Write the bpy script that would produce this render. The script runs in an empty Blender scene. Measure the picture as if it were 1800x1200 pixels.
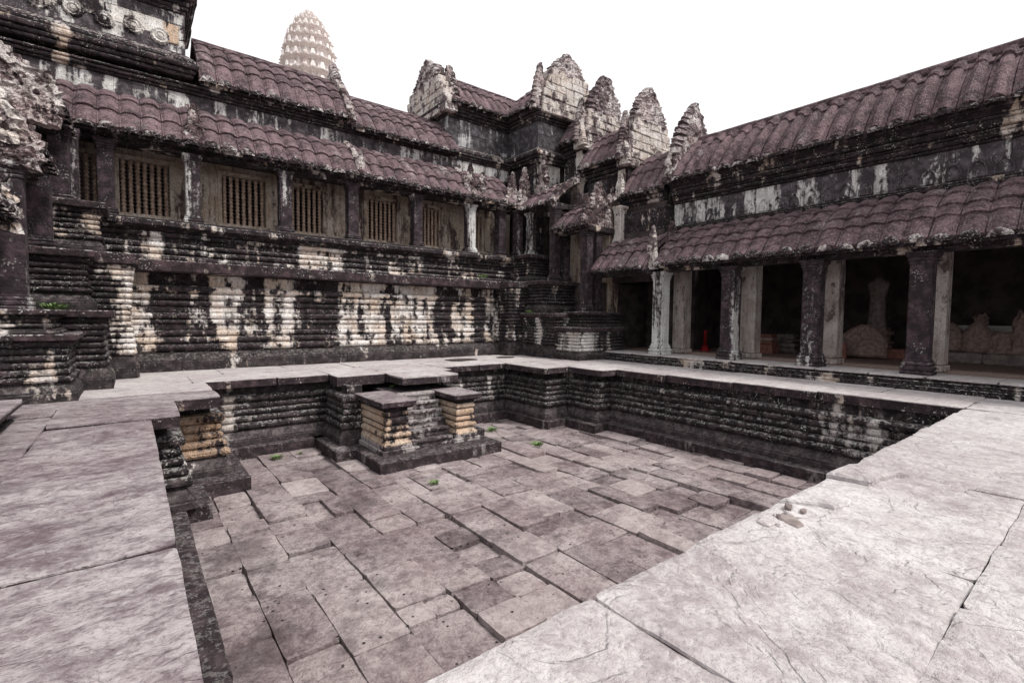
import bpy, math, random
from mathutils import Vector, noise, Matrix
random.seed(7)
rnd = random.random
def U(a, b): return a + (b - a) * random.random()

# ---------------------------------------------------------------- camera
F_PX, EYE = 855.5, 1.6
YAW, PITCH, ROLL = math.radians(51.9), math.radians(-2.95), math.radians(0.57)
_c, _s = math.cos(YAW), math.sin(YAW)
FW = Vector((_c * math.cos(PITCH), _s * math.cos(PITCH), math.sin(PITCH)))
RT = Vector((_s, -_c, 0)); UP = RT.cross(FW)
R2 = RT * math.cos(ROLL) + UP * math.sin(ROLL); U2 = -RT * math.sin(ROLL) + UP * math.cos(ROLL)
CAM = Vector((0, 0, EYE))
def ray(x, y): return R2 * ((x - 900) / F_PX) - U2 * ((y - 600) / F_PX) + FW
def on_z(x, y, z=0):                       # a pixel's place on a level at height z
    d = ray(x, y); return CAM + d * ((z - EYE) / d.z)
def on_x(x, y, X): d = ray(x, y); return CAM + d * (X / d.x)
def on_y(x, y, Y): d = ray(x, y); return CAM + d * (Y / d.y)

scene = bpy.context.scene
col = scene.collection
cam_data = bpy.data.cameras.new('camera')
cam_data.sensor_width = 36; cam_data.lens = F_PX / 1800 * 36
cam_data.clip_start = 0.05; cam_data.clip_end = 2000
cam = bpy.data.objects.new('camera', cam_data); col.objects.link(cam)
m = Matrix((R2, U2, -FW)).transposed().to_4x4(); m.translation = CAM
cam.matrix_world = m
scene.camera = cam

# ---------------------------------------------------------------- sky, sun, exposure
SUN_EL, SUN_AZ = math.radians(52), math.radians(-62)      # azimuth from +X towards +Y
world = bpy.data.worlds.new('World'); scene.world = world; world.use_nodes = True
wt = world.node_tree; wt.nodes.clear()
sky = wt.nodes.new('ShaderNodeTexSky'); sky.sky_type = 'NISHITA'; sky.sun_disc = False
sky.sun_elevation = SUN_EL; sky.sun_rotation = math.radians(90) - SUN_AZ
sky.dust_density = 4.0
hs = wt.nodes.new('ShaderNodeHueSaturation'); hs.inputs['Saturation'].default_value = 0.15
mx = wt.nodes.new('ShaderNodeMix'); mx.data_type = 'RGBA'; mx.inputs[0].default_value = 0.8
mx.inputs[7].default_value = (10.2, 10.1, 10.2, 1)          # thin even cloud over the sky
bg = wt.nodes.new('ShaderNodeBackground'); bg.inputs['Strength'].default_value = 0.06
wo = wt.nodes.new('ShaderNodeOutputWorld')
wt.links.new(sky.outputs[0], hs.inputs['Color']); wt.links.new(hs.outputs[0], mx.inputs[6])
wt.links.new(mx.outputs[2], bg.inputs['Color']); wt.links.new(bg.outputs[0], wo.inputs['Surface'])
sd = bpy.data.lights.new('sun', 'SUN'); sd.energy = 1.5; sd.angle = math.radians(14); sd.color = (1, 0.96, 0.9)
sun = bpy.data.objects.new('sun', sd); col.objects.link(sun)
sdir = Vector((math.cos(SUN_EL) * math.cos(SUN_AZ), math.cos(SUN_EL) * math.sin(SUN_AZ), math.sin(SUN_EL)))
sun.rotation_euler = sdir.to_track_quat('Z', 'Y').to_euler(); sun.location = sdir * 60
vs = scene.view_settings
vs.view_transform = 'Standard'; vs.look = 'None'; vs.gamma = 1; vs.exposure = 1.12; vs.use_curve_mapping = False

# ---------------------------------------------------------------- material helpers
class NT:
    def __init__(s, name):
        s.m = bpy.data.materials.new(name); s.m.use_nodes = True; s.t = s.m.node_tree; s.t.nodes.clear()
        s.pos = s.n('ShaderNodeNewGeometry').outputs['Position']
    def n(s, typ, ins=None, **props):
        nd = s.t.nodes.new(typ)
        for k, v in props.items(): setattr(nd, k, v)
        for k, v in (ins or {}).items(): s.put(nd.inputs[k], v)
        return nd
    def put(s, sock, v):
        if isinstance(v, bpy.types.NodeSocket): s.t.links.new(v, sock)
        else: sock.default_value = v
    def math(s, op, a, b=0.0, clamp=False):
        return s.n('ShaderNodeMath', {0: a, 1: b}, operation=op, use_clamp=clamp).outputs[0]
    def scaled(s, v): return s.n('ShaderNodeVectorMath', {0: s.pos, 1: v}, operation='MULTIPLY').outputs[0]
    def noise(s, scale, detail=4.0, rough=.55, stretch=None, dist=0.0, off=None):
        v = s.scaled(stretch) if stretch else s.pos
        if off: v = s.n('ShaderNodeVectorMath', {0: v, 1: off}, operation='ADD').outputs[0]
        return s.n('ShaderNodeTexNoise', {'Vector': v, 'Scale': scale, 'Detail': detail, 'Roughness': rough, 'Distortion': dist}).outputs[0]
    def step(s, v, lo, hi):
        return s.n('ShaderNodeMapRange', {0: v, 1: lo, 2: hi, 3: 0.0, 4: 1.0}, interpolation_type='SMOOTHSTEP').outputs[0]
    def mix(s, f, a, b):
        nd = s.n('ShaderNodeMix', {0: f}, data_type='RGBA')
        for i, c in ((6, a), (7, b)):
            if isinstance(c, tuple): c = (*c, 1) if len(c) == 3 else c
            s.put(nd.inputs[i], c)
        return nd.outputs[2]
    def finish(s, color, rough=.85, bump=None, dist=.01, strength=.7, spec=.25):
        b = s.n('ShaderNodeBsdfPrincipled', {'Base Color': color, 'Roughness': rough, 'Specular IOR Level': spec})
        if bump is not None:
            bp = s.n('ShaderNodeBump', {'Height': bump, 'Distance': dist, 'Strength': strength})
            s.t.links.new(bp.outputs[0], b.inputs['Normal'])
        s.t.links.new(b.outputs[0], s.n('ShaderNodeOutputMaterial').inputs[0])
        return s.m
    def band(s, axis, ranges, lo, hi, base, wob=.35):
        """1-D stain map along a wall: ranges of (from, to, value) in metres, ragged by noise"""
        comp = s.n('ShaderNodeSeparateXYZ', {0: s.pos}).outputs['XYZ'.index(axis)]
        w = s.math('MULTIPLY', s.math('SUBTRACT', s.noise(1.6, 5, .6, (1, 1, .8)), .5), wob * 2)
        v = s.n('ShaderNodeMapRange', {0: s.math('ADD', comp, w), 1: lo, 2: hi}).outputs[0]
        r = s.n('ShaderNodeValToRGB', {0: v}); e = r.color_ramp.elements
        pts = [(lo, base)]
        for a, b, val in sorted(ranges):
            f = min(.12, (b - a) * .2); pts += [(a - f, base), (a + f, val), (b - f, val), (b + f, base)]
        pts += [(hi, base)]
        pts = [(min(1, max(0, (p - lo) / (hi - lo))), q) for p, q in pts][:32]
        while len(e) < len(pts): e.new(1.0)
        for el, (p, q) in zip(e, sorted(pts, key=lambda t: t[0])):
            el.position = p; el.color = (q, q, q, 1)
        return r.outputs[0]

BLACK = (.012, .0095, .011); PURPLE = (.055, .036, .043); BEIGE = (.56, .44, .35); WHITE = (.70, .66, .645)
def stained(name, ranges=None, axis='X', lo=0, hi=1, base=.2, light=BEIGE, pale=WHITE, dark=BLACK, mid=PURPLE,
            flecks=.5, vert=.35, level=.0, ragged=1.0, carve=18.0, bump=.02, striate=.55, run=1.1):
    """blackened sandstone: bare patches, drips, per-course streaks and small lichen flecks"""
    k = NT(name)
    cen = lambda v, g: k.math('MULTIPLY', k.math('SUBTRACT', v, .5), g)
    if ranges is not None: mk = k.math('ADD', k.math('MULTIPLY', k.band(axis, ranges, lo, hi, base, .30), .38), .29)
    else: mk = k.math('ADD', cen(k.noise(.8, 3, .5, (1, 1, vert * .6), off=(3.1, 7.7, 1.9)), 1.8), .5)
    n1 = k.noise(2.6, 4, .62, (1, 1, vert)); sp = k.noise(10, 4, .7, (1, 1, .7))
    v = k.math('ADD', mk, cen(n1, 1.35 * ragged))
    v = k.math('ADD', v, cen(k.noise(1.1, 4, .6, (.55, .55, 3.4), off=(1, 2, 3)), striate * 1.3))
    v = k.math('ADD', v, cen(sp, .85 * ragged))
    v = k.math('ADD', v, cen(k.noise(1.0, 3, .6, (4.2, 4.2, .55 if vert < .6 else 3.0), off=(2, 2, 6)), run))
    v = k.math('ADD', v, level)
    mk = k.step(v, .44, .68)
    n2 = k.noise(5, 3, .6)
    drk = k.mix(k.step(n2, .40, .74), dark, mid)
    lgt = k.mix(k.step(k.noise(1.7, 4, .6, off=(9, 2, 4)), .35, .65), light, pale)
    drip = k.step(k.noise(1.6, 4, .6, (5, 5, .5), off=(7, 1, 2)), .46, .66)
    lgt = k.mix(k.math('MULTIPLY', drip, .45), lgt, tuple(.35 * q for q in light))
    lgt = k.mix(k.math('MULTIPLY', k.step(sp, .50, .68), .5), lgt, tuple(.28 * q for q in light))
    c = k.mix(mk, drk, lgt)
    fl = k.math('MULTIPLY', k.step(k.noise(27, 2, .6), .60, .68), k.step(k.noise(2.3, 3, .6, off=(5, 5, 5)), .48, .64))
    c = k.mix(k.math('MULTIPLY', fl, flecks), c, (.68, .67, .65))
    nzc = k.n('ShaderNodeSeparateXYZ', {0: k.n('ShaderNodeNewGeometry').outputs['Normal']}).outputs[2]
    up = k.math('MULTIPLY', k.step(nzc, .25, .75), k.step(k.noise(13, 3, .7, off=(2, 8, 1)), .49, .60))
    c = k.mix(k.math('MULTIPLY', up, .55 * flecks), c, (.56, .545, .53))
    gr = k.noise(38, 3, .72)
    c = k.mix(k.math('MULTIPLY', k.step(gr, .47, .62), .45), c, tuple(.5 * q for q in mid))
    h = k.math('ADD', k.math('MULTIPLY', k.noise(carve, 2, .65), .9), k.math('ADD', k.math('MULTIPLY', n2, .8), k.math('MULTIPLY', gr, .25)))
    return k.finish(c, .88, h, bump * 1.5, 1.0)

def roof_stone(name, lift=1.0):
    k = NT(name)
    r = k.n('ShaderNodeObjectInfo').outputs['Random']
    a = k.noise(2.2, 4, .62); b = k.noise(8, 5, .68, off=(2, 4, 8))
    c = k.mix(k.step(a, .36, .62), (.062 * lift, .036 * lift, .043 * lift), (.168 * lift, .110 * lift, .122 * lift))
    c = k.mix(k.math('MULTIPLY', k.step(b, .46, .64), .55), c, (.30, .215, .232))
    c = k.mix(k.math('MULTIPLY', k.step(k.noise(1.1, 6, .68, off=(1, 9, 3)), .57, .66), .55), c, (.47, .42, .425))
    c = k.mix(k.math('MULTIPLY', k.step(k.noise(3.1, 5, .7, off=(6, 2, 3)), .48, .64), .75), c, (.024, .015, .018))
    c = k.mix(k.math('MULTIPLY', r, .42), c, (.05, .031, .037))
    c = k.mix(k.math('MULTIPLY', k.step(k.noise(34, 3, .6), .58, .70), .45), c, (.50, .46, .47))
    gr = k.noise(26, 4, .74)
    c = k.mix(k.math('MULTIPLY', k.step(gr, .48, .62), .55), c, (.028, .018, .021))
    c = k.mix(k.math('MULTIPLY', k.step(gr, .46, .36), .35), c, (.40, .33, .345))
    h = k.math('ADD', k.noise(15, 3, .68), k.math('ADD', k.noise(4, 4, .5), k.math('MULTIPLY', gr, .5)))
    return k.finish(c, .88, h, .045, 1.0)

def paving(name, base, dark, pale, terr=7.0, purple=.4, crack=1.0, stretch=(1, 1, 1), dist=.014, pits=0.0, vary=.3, mould=.15, swirl=1.4):
    """bedded sandstone that peels in layers: stepped relief, some dark lips, worn colour"""
    k = NT(name)
    r = k.n('ShaderNodeObjectInfo').outputs['Random']
    n = k.noise(1.25, 4, .56, stretch, swirl)
    t = k.math('MULTIPLY', n, terr)
    fr = k.math('FRACT', t)
    stepped = k.math('ADD', k.math('FLOOR', t), k.step(fr, 0.0, .24))
    gate = k.math('MULTIPLY', k.step(k.noise(2.0, 3, .5, off=(4, 1, 7)), .48, .60), k.step(k.noise(8.0, 3, .6, off=(1, 4, 2)), .50, .60))
    lip = k.math('MULTIPLY', k.math('SUBTRACT', 1.0, k.step(k.math('ABSOLUTE', k.math('SUBTRACT', fr, .05)), .0, .055)), gate)
    big = k.noise(.55, 3, .6, off=(8, 3, 2)); fine = k.noise(5.5, 5, .72, tuple(q ** .6 for q in stretch)); grit = k.noise(30, 4, .74); chip = k.noise(11, 4, .72, tuple(q ** .35 for q in stretch), .8, off=(6, 1, 1))
    blot = k.noise(1.5, 4, .66, stretch, .4, off=(3, 6, 1))
    c = k.mix(k.step(big, .36, .64), base, pale)
    c = k.mix(k.math('MULTIPLY', k.step(blot, .46, .68), .35 + .5 * purple), c, dark)
    c = k.mix(k.math('MULTIPLY', k.step(fine, .47, .66), .25 + .5 * purple), c, dark)
    c = k.mix(k.math('MULTIPLY', k.step(fine, .54, .38), .35), c, pale)
    c = k.mix(k.math('MULTIPLY', lip, .62 * crack), c, tuple(.35 * q for q in dark))
    c = k.mix(k.math('MULTIPLY', k.step(chip, .50, .64), .28 + .3 * purple), c, dark)
    c = k.mix(k.math('MULTIPLY', k.step(chip, .46, .36), .35), c, tuple(min(.8, 1.15 * q) for q in pale))
    c = k.mix(k.math('MULTIPLY', k.step(grit, .50, .64), .45), c, dark)
    c = k.mix(k.math('MULTIPLY', k.step(k.noise(.8, 5, .68, off=(5, 4, 9)), .52, .66), mould), c, tuple(.45 * q for q in dark))
    c = k.mix(k.math('MULTIPLY', k.math('POWER', k.math('SUBTRACT', 1.0, r), 2.5), vary), c, pale)
    c = k.mix(k.math('MULTIPLY', k.math('POWER', r, 1.5), vary), c, dark)
    hgt = k.math('ADD', k.math('MULTIPLY', stepped, .42), k.math('ADD', k.math('MULTIPLY', fine, 1.1), k.math('ADD', k.math('MULTIPLY', chip, .9), k.math('MULTIPLY', grit, .4))))
    if pits:
        vo = k.n('ShaderNodeTexVoronoi', {'Vector': k.pos, 'Scale': 7.5, 'Randomness': 1.0})
        sel = k.step(vo.outputs['Color'], .56, .60)
        pit = k.math('MULTIPLY', k.math('SUBTRACT', 1.0, k.step(vo.outputs['Distance'], .07, .16)), sel)
        c = k.mix(k.math('MULTIPLY', pit, pits), c, (.02, .013, .015))
        hgt = k.math('SUBTRACT', hgt, k.math('MULTIPLY', pit, 1.6))
    return k.finish(c, .76, hgt, dist, .9, .3)

def plain(name, c1, c2, scale=6.0, rough=.85, bump=.01, spec=.25, detail=5):
    k = NT(name)
    n = k.noise(scale, detail, .6)
    return k.finish(k.mix(k.step(n, .35, .65), c1, c2), rough, n, bump, .6, spec)

def px_ranges(pix, Y=None, X=None, py=560):
    out = []
    for a, b, v in pix:
        if Y is not None: out.append((on_y(a, py, Y).x, on_y(b, py, Y).x, v))
        else:
            p, q = on_x(a, py, X).y, on_x(b, py, X).y; out.append((min(p, q), max(p, q), v))
    return out

MAT = {}
MAT['base'] = stained('stained_base_stone', px_ranges([(203, 272, .98), (368, 425, .98), (462, 527, .9), (597, 685, 1), (692, 766, .95), (800, 832, .7), (848, 874, .6)], Y=16.5), 'X', -3, 14, .10, flecks=.5, light=(.68, .55, .45), pale=(.84, .80, .78))
MAT['base_up'] = stained('stained_upper_base_stone', px_ranges([(215, 235, .6), (248, 294, .9), (528, 600, .85), (680, 705, .6), (722, 748, .7)], Y=17, py=440), 'X', -3, 14, .10, flecks=.8, light=(.66, .53, .44), pale=(.84, .80, .78))
MAT['ledge'] = stained('ledge_stone', None, level=-.40, flecks=1.0, mid=(.085, .054, .062), dark=(.02, .014, .016))
MAT['plinth'] = stained('plinth_stone', None, level=-.42, flecks=.3, mid=(.078, .061, .064), dark=(.02, .016, .017))
MAT['dark'] = stained('weathered_dark_stone', None, level=-.33, flecks=.8)
MAT['dark_white'] = stained('white_streaked_stone', None, level=.03, flecks=.85, vert=.2, light=(.60, .55, .51), pale=(.78, .76, .74))
MAT['slate'] = stained('slate_grey_wall_stone', None, level=-.20, flecks=.5, vert=.22, mid=(.13, .12, .135), dark=(.035, .03, .034), light=(.42, .42, .43), pale=(.60, .60, .61))
MAT['basin'] = stained('basin_wall_stone', None, level=-.27, flecks=1.0, vert=.22, mid=(.085, .064, .068), light=(.46, .39, .345))
MAT['basin_low'] = stained('basin_plinth_stone', None, level=-.46, flecks=.2, mid=(.115, .092, .096), dark=(.035, .027, .03))
MAT['orange'] = stained('fresh_orange_sandstone', None, level=.12, light=(.46, .29, .19), pale=(.60, .44, .33), flecks=.3, ragged=1.3, carve=26.0, bump=.05)
MAT['cream'] = stained('cream_sandstone', None, level=.30, light=(.56, .40, .29), pale=(.68, .55, .44), flecks=.3, ragged=1.0)
MAT['pale'] = stained('pale_lichen_stone', None, level=.20, light=(.64, .55, .49), pale=(.80, .76, .73), flecks=.7, vert=.9, ragged=1.5, striate=.8, mid=(.26, .20, .205), dark=(.09, .068, .072), bump=.05)
MAT['crown'] = stained('glare_paled_lichen_crown', None, level=.12, light=(.56, .47, .465), pale=(.78, .74, .73), flecks=.8, vert=.9, ragged=2.0, mid=(.31, .235, .25), dark=(.12, .09, .098), bump=.06)  # lichened carving, with the glare of the sky behind put into its colour
MAT['finial'] = stained('lichened_carving', None, level=.04, light=(.46, .37, .36), pale=(.72, .67, .65), flecks=.8, vert=.9, ragged=2.0, mid=(.19, .125, .13), dark=(.045, .031, .034), bump=.06)
MAT['pillar'] = stained('pillar_stone', None, level=-.27, flecks=.55, vert=.10, striate=.15, run=.7, mid=(.082, .055, .067), dark=(.020, .015, .018), light=(.60, .58, .56), pale=(.72, .71, .70))
MAT['pillar_white'] = stained('white_washed_pillar_stone', None, level=.08, flecks=.4, vert=.05, striate=.05, run=.8, mid=(.075, .05, .06), dark=(.022, .017, .02), light=(.66, .65, .64), pale=(.76, .755, .75), ragged=.8)
MAT['frieze_b'] = stained('frieze_stone', px_ranges([(1207, 1216, .6), (1255, 1268, .8), (1312, 1352, 1.1), (1360, 1370, .6), (1403, 1418, .95), (1482, 1490, .6), (1538, 1562, .8), (1610, 1622, .5), (1700, 1716, .6)], X=16, py=370), 'Y', -4, 11, .16, flecks=.5, vert=.22, striate=.2, mid=(.13, .11, .125), dark=(.04, .034, .038), light=(.62, .61, .60), pale=(.78, .77, .76))
MAT['frieze_a'] = stained('upper_wall_stone', px_ranges([(108, 140, .6), (183, 209, 1.1), (296, 325, .7), (488, 498, .65), (522, 530, .55), (545, 556, .55), (572, 588, .6), (700, 718, .8), (786, 799, 1)], Y=18.5, py=220), 'X', -3, 15, .14, flecks=.5, vert=.22, striate=.2, mid=(.125, .105, .12), dark=(.036, .03, .034), light=(.60, .58, .56), pale=(.78, .77, .76))
MAT['cornice'] = stained('blackened_cornice_stone', None, level=-.26, flecks=1.0)
MAT['roof'] = roof_stone('roof_stone', 1.2)
MAT['roof_far'] = roof_stone('roof_stone_paler', 1.3)  # slightly paler copy of the roof stone
MAT['antefix'] = stained('eave_knob_stone', None, level=-.20, flecks=1.0, vert=1.0, ragged=1.8, mid=(.09, .06, .068), dark=(.02, .015, .017), light=(.38, .33, .32), bump=.06)
MAT['tan'] = stained('sheltered_tan_stone', None, level=.28, light=(.44, .345, .27), pale=(.56, .485, .425), flecks=.15, vert=.3, striate=.2, mid=(.17, .125, .11), dark=(.07, .05, .05))
MAT['pier'] = stained('inner_pier_stone', None, level=.22, light=(.40, .34, .31), pale=(.55, .50, .475), flecks=.2, vert=.5, striate=.15, ragged=1.3, mid=(.2, .16, .16), dark=(.10, .075, .075))
MAT['inside'] = plain('shade_dark_inner_wall', (.035, .026, .027), (.085, .066, .066), 2.0)  # darkness of the gallery interior put into the stone colour
MAT['baluster'] = plain('baluster_stone', (.26, .185, .145), (.46, .35, .28), 9.0)
MAT['walk'] = paving('pale_paving', (.435, .40, .40), (.215, .175, .183), (.58, .555, .555), terr=6, purple=.2, crack=.12, stretch=(1.1, .85, 1), vary=.10, dist=.028, mould=.10)  # base tone set paler than the mauve slabs
MAT['walk_left'] = paving('mauve_layered_paving', (.255, .210, .220), (.072, .042, .054), (.41, .372, .378), terr=7, purple=.6, crack=.2, stretch=(.7, 1.25, 1), vary=.12, dist=.028, mould=.35)
MAT['walk_far'] = paving('far_paving', (.44, .395, .395), (.21, .17, .178), (.58, .55, .545), terr=5, purple=.22, crack=.2, stretch=(.9, 1.1, 1), vary=.15, mould=.12)
MAT['floor'] = paving('basin_floor_stone', (.275, .212, .214), (.066, .042, .050), (.47, .41, .405), terr=2.5, purple=.5, crack=.3, pits=1.0, dist=.035, vary=.42, mould=.6, swirl=.6)
MAT['floor_bed'] = plain('sandy_joint_filling', (.16, .13, .128), (.36, .32, .315), 8.0)
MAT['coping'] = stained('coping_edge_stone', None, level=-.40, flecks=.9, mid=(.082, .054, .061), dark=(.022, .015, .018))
MAT['earth'] = plain('packed_earth', (.12, .09, .08), (.2, .16, .14), 1.0)
MAT['stair'] = stained('stair_stone', None, level=.14, flecks=.4, vert=.6, light=(.34, .30, .30), pale=(.50, .46, .455), mid=(.12, .09, .098), dark=(.03, .022, .026))
MAT['slab'] = stained('purple_slab_stone', None, level=-.34, flecks=.35, striate=.1, mid=(.085, .061, .067), dark=(.024, .017, .02), light=(.26, .225, .23), pale=(.36, .325, .33))
MAT['tower'] = stained('glare_paled_tower_stone', None, level=.36, light=(.84, .76, .73), pale=(.90, .87, .85), flecks=.2, vert=.7, ragged=1.4, mid=(.80, .70, .68), dark=(.60, .50, .49), bump=.03, carve=3.0)  # sky glare and haze over the far tower put into its pale colour
MAT['red'] = plain('red_lacquer', (.30, .012, .016), (.22, .01, .012), 8.0, .4, .002, .5)
MAT['redcloth'] = plain('red_cloth', (.50, .015, .02), (.38, .012, .016), 8.0, .8)
MAT['redstone'] = plain('reddish_brick_stone', (.20, .085, .07), (.29, .14, .11), 9.0)
MAT['greystone'] = plain('grey_fragment_stone', (.16, .13, .125), (.28, .235, .225), 7.0)
MAT['brownstone'] = plain('brown_carved_stone', (.22, .155, .135), (.36, .27, .24), 10.0, .85, .03)
MAT['whitepanel'] = plain('whitewashed_slab', (.50, .48, .46), (.64, .61, .59), 3.0)
MAT['leaf'] = plain('weed_leaf', (.09, .15, .05), (.22, .30, .13), 20.0, .6, .001)
MAT['wet'] = plain('wet_mud', (.045, .032, .03), (.08, .06, .055), 5.0, .25, .002, .5)

# ---------------------------------------------------------------- object helpers
WLOC = {}
def link(o, parent, loc):
    col.objects.link(o)
    loc = Vector(loc)
    if parent is not None:
        o.parent = parent; o.location = loc - WLOC[parent.name]
    else: o.location = loc
    WLOC[o.name] = loc
    return o
def make_mesh(name, verts, faces, mat=None, smooth=False):
    me = bpy.data.meshes.new(name); me.from_pydata([tuple(v) for v in verts], [], faces)
    if mat: me.materials.append(MAT[mat])
    if smooth:
        me.polygons.foreach_set('use_smooth', [True] * len(me.polygons))
    me.update(); return me
def add(name, me, parent=None, loc=(0, 0, 0), rot=None):
    o = bpy.data.objects.new(name, me); link(o, parent, loc)
    if rot: o.rotation_euler = rot
    return o
def tag(o, label=None, cat=None, group=None, kind=None):
    if label: o['label'] = label
    if cat: o['category'] = cat
    if group: o['group'] = group
    if kind: o['kind'] = kind
    return o
def thing(name, label, cat, loc=(0, 0, 0), group=None):
    o = bpy.data.objects.new(name, None); o.empty_display_size = .3; link(o, None, loc)
    return tag(o, label, cat, group)
def centred(verts):
    c = sum((Vector(v) for v in verts), Vector()) / len(verts)
    return c, [Vector(v) - c for v in verts]
def nz(p, s=1.0, seed=0.0): return noise.noise(Vector((p[0] * s + seed, p[1] * s - seed, p[2] * s + seed * .7)))

# --- courses of moulded blocks along a path
def P_flat(d, z0, z1, ch=.012): return [(d - ch, z0), (d, z0 + ch), (d, z1 - ch), (d - ch, z1)]
def P_torus(d, z0, z1, r=None, n=5):
    h = z1 - z0; r = r or h * .45; out = []
    for i in range(n + 1):
        a = -math.pi / 2 + math.pi * i / n
        out.append((d - r + r * math.cos(a), (z0 + z1) / 2 + h / 2 * math.sin(a)))
    return out
def P_mould(d, z0, z1, n=4):
    """torus between two thin fillets, as the courses of the base are cut"""
    h = z1 - z0; a, b = z0 + h * .14, z1 - h * .10
    return [(d - h * .62, z0), (d - h * .50, z0 + h * .03), (d - h * .48, a - h * .02), (d - h * .52, a)] + P_torus(d, a, b, (b - a) * .46, n) + [(d - h * .42, b + h * .01), (d - h * .40, z1 - h * .03), (d - h * .55, z1)]
def P_slope(d0, d1, z0, z1): return [(d0, z0), (d0, z0 + .03), (d1, z1 - .02), (d1, z1)]
def P_cyma(d0, d1, z0, z1, n=4):
    out = []
    for i in range(n + 1):
        t = i / n; s = t * t * (3 - 2 * t); out.append((d0 + (d1 - d0) * s, z0 + (z1 - z0) * t))
    return out

def block(parent, name, prof, A, B, n, c0, c1, depth, mat, amp, gap=.004, ringlen=.32):
    dv = (B - A); L = dv.length; dv = dv / L
    poly = list(prof) + [(-depth, prof[-1][1]), (-depth, prof[0][1])]
    R = max(1, min(8, int(round(L / ringlen)))); K = len(poly)
    jd, jz = U(-1, 1) * amp * .8, U(-1, 1) * amp * .3
    seed = rnd() * 50; verts = []
    for k in range(R + 1):
        t = k / R
        for i, (d, z) in enumerate(poly):
            s0 = (gap if c0 == 0 else 0) - c0 * d; s1 = L - (gap if c1 == 0 else 0) + c1 * d
            s = s0 + (s1 - s0) * t
            p = A + dv * s + n * d; q = Vector((p.x, p.y, z))
            if i < K - 2:
                e = amp * (nz(q, 2.7, seed) * .8 + nz(q, 9, seed) * .55)
                if abs(t - .5) > .49: e -= amp * .35
                q += Vector((n.x, n.y, 0)) * (e + jd); q.z += amp * .4 * nz(q, 5, seed + 9) + jz
            verts.append(q)
    faces = []
    for k in range(R):
        for i in range(K):
            j = (i + 1) % K; faces.append((k * K + i, k * K + j, (k + 1) * K + j, (k + 1) * K + i))
    faces.append(tuple(range(K - 1, -1, -1))); faces.append(tuple(R * K + i for i in range(K)))
    cpt, vv = centred(verts)
    if (n.x * dv.y - n.y * dv.x) > 0: faces = [f[::-1] for f in faces]
    return add(name, make_mesh(name, vv, faces, mat), parent, cpt)

def sweep(parent, name, path, prof, mat, blen=1.3, depth=.3, amp=.012, side=1, ends=(0, 0)):
    """moulded course along a polyline, cut into blocks, mitred at corners; outward = side * left of travel"""
    pts = [Vector((p[0], p[1])) for p in path]; segs = []
    for a, b in zip(pts, pts[1:]):
        d = (b - a).normalized(); segs.append((a, b, d, Vector((-d.y, d.x)) * side))
    out = []
    for i, (a, b, d, n) in enumerate(segs):
        def corner(o): return 0 if abs(o) < .2 else (1 if o < 0 else -1)
        c1 = corner(segs[i + 1][2].dot(n)) if i + 1 < len(segs) else ends[1]
        c0 = corner(-segs[i - 1][2].dot(n)) if i > 0 else ends[0]
        L = (b - a).length; nb = max(1, int(round(L / blen)))
        cuts = [0] + [(j + U(-.22, .22)) / nb for j in range(1, nb)] + [1]
        for j in range(nb):
            A, B = a.lerp(b, cuts[j]), a.lerp(b, cuts[j + 1])
            out.append(block(parent, name, prof, A.to_3d(), B.to_3d(), n.to_3d(), c0 if j == 0 else 0, c1 if j == nb - 1 else 0, depth, mat, amp))
    return out

# --- plain shapes
def box_mesh(name, sx, sy, sz, mat, ch=.012, amp=0.0, z0=0.0):
    """chamfered box, base at z0, centred in x and y"""
    hx, hy = sx / 2, sy / 2; v = []
    ch = min(ch, hx * .4, hy * .4, sz * .4)
    for x, y, z in ((0, 0, 0), (0, 0, 1)):
        pass
    lay = ((ch, 0), (0, ch), (0, sz - ch), (ch, sz))
    for ins, z in lay:
        a, b = hx - ins, hy - ins
        for px, py in ((-a, -b + ch), (-a + ch, -b), (a - ch, -b), (a, -b + ch), (a, b - ch), (a - ch, b), (-a + ch, b), (-a, b - ch)):
            q = Vector((px, py, z + z0))
            if amp: q += Vector((U(-amp, amp), U(-amp, amp), U(-amp, amp) * .5))
            v.append(q)
    f = [tuple(range(7, -1, -1))]
    for k in range(3):
        for i in range(8): j = (i + 1) % 8; f.append((k * 8 + i, k * 8 + j, k * 8 + 8 + j, k * 8 + 8 + i))
    f.append(tuple(range(24, 32)))
    return make_mesh(name, v, f, mat)
def box(parent, name, x0, x1, y0, y1, z0, z1, mat, ch=.012, amp=.004):
    me = box_mesh(name, abs(x1 - x0), abs(y1 - y0), z1 - z0, mat, ch, amp)
    return add(name, me, parent, ((x0 + x1) / 2, (y0 + y1) / 2, z0))
def lathe_mesh(name, prof, mat, seg=12, square=False, smooth=True):
    """turned (or square) body from (radius, z) rings"""
    v, f = [], []
    for r, z in prof:
        if square:
            c = r * .10
            for x, y in ((-r, -r + c), (-r + c, -r), (r - c, -r), (r, -r + c), (r, r - c), (r - c, r), (-r + c, r), (-r, r - c)): v.append((x, y, z))
        else:
            for i in range(seg): a = 2 * math.pi * i / seg; v.append((r * math.cos(a), r * math.sin(a), z))
    s = 8 if square else seg
    for k in range(len(prof) - 1):
        for i in range(s): j = (i + 1) % s; f.append((k * s + i, k * s + j, k * s + s + j, k * s + s + i))
    f.append(tuple(range(s - 1, -1, -1))); f.append(tuple((len(prof) - 1) * s + i for i in range(s)))
    return make_mesh(name, v, f, mat, smooth and not square)

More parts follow.
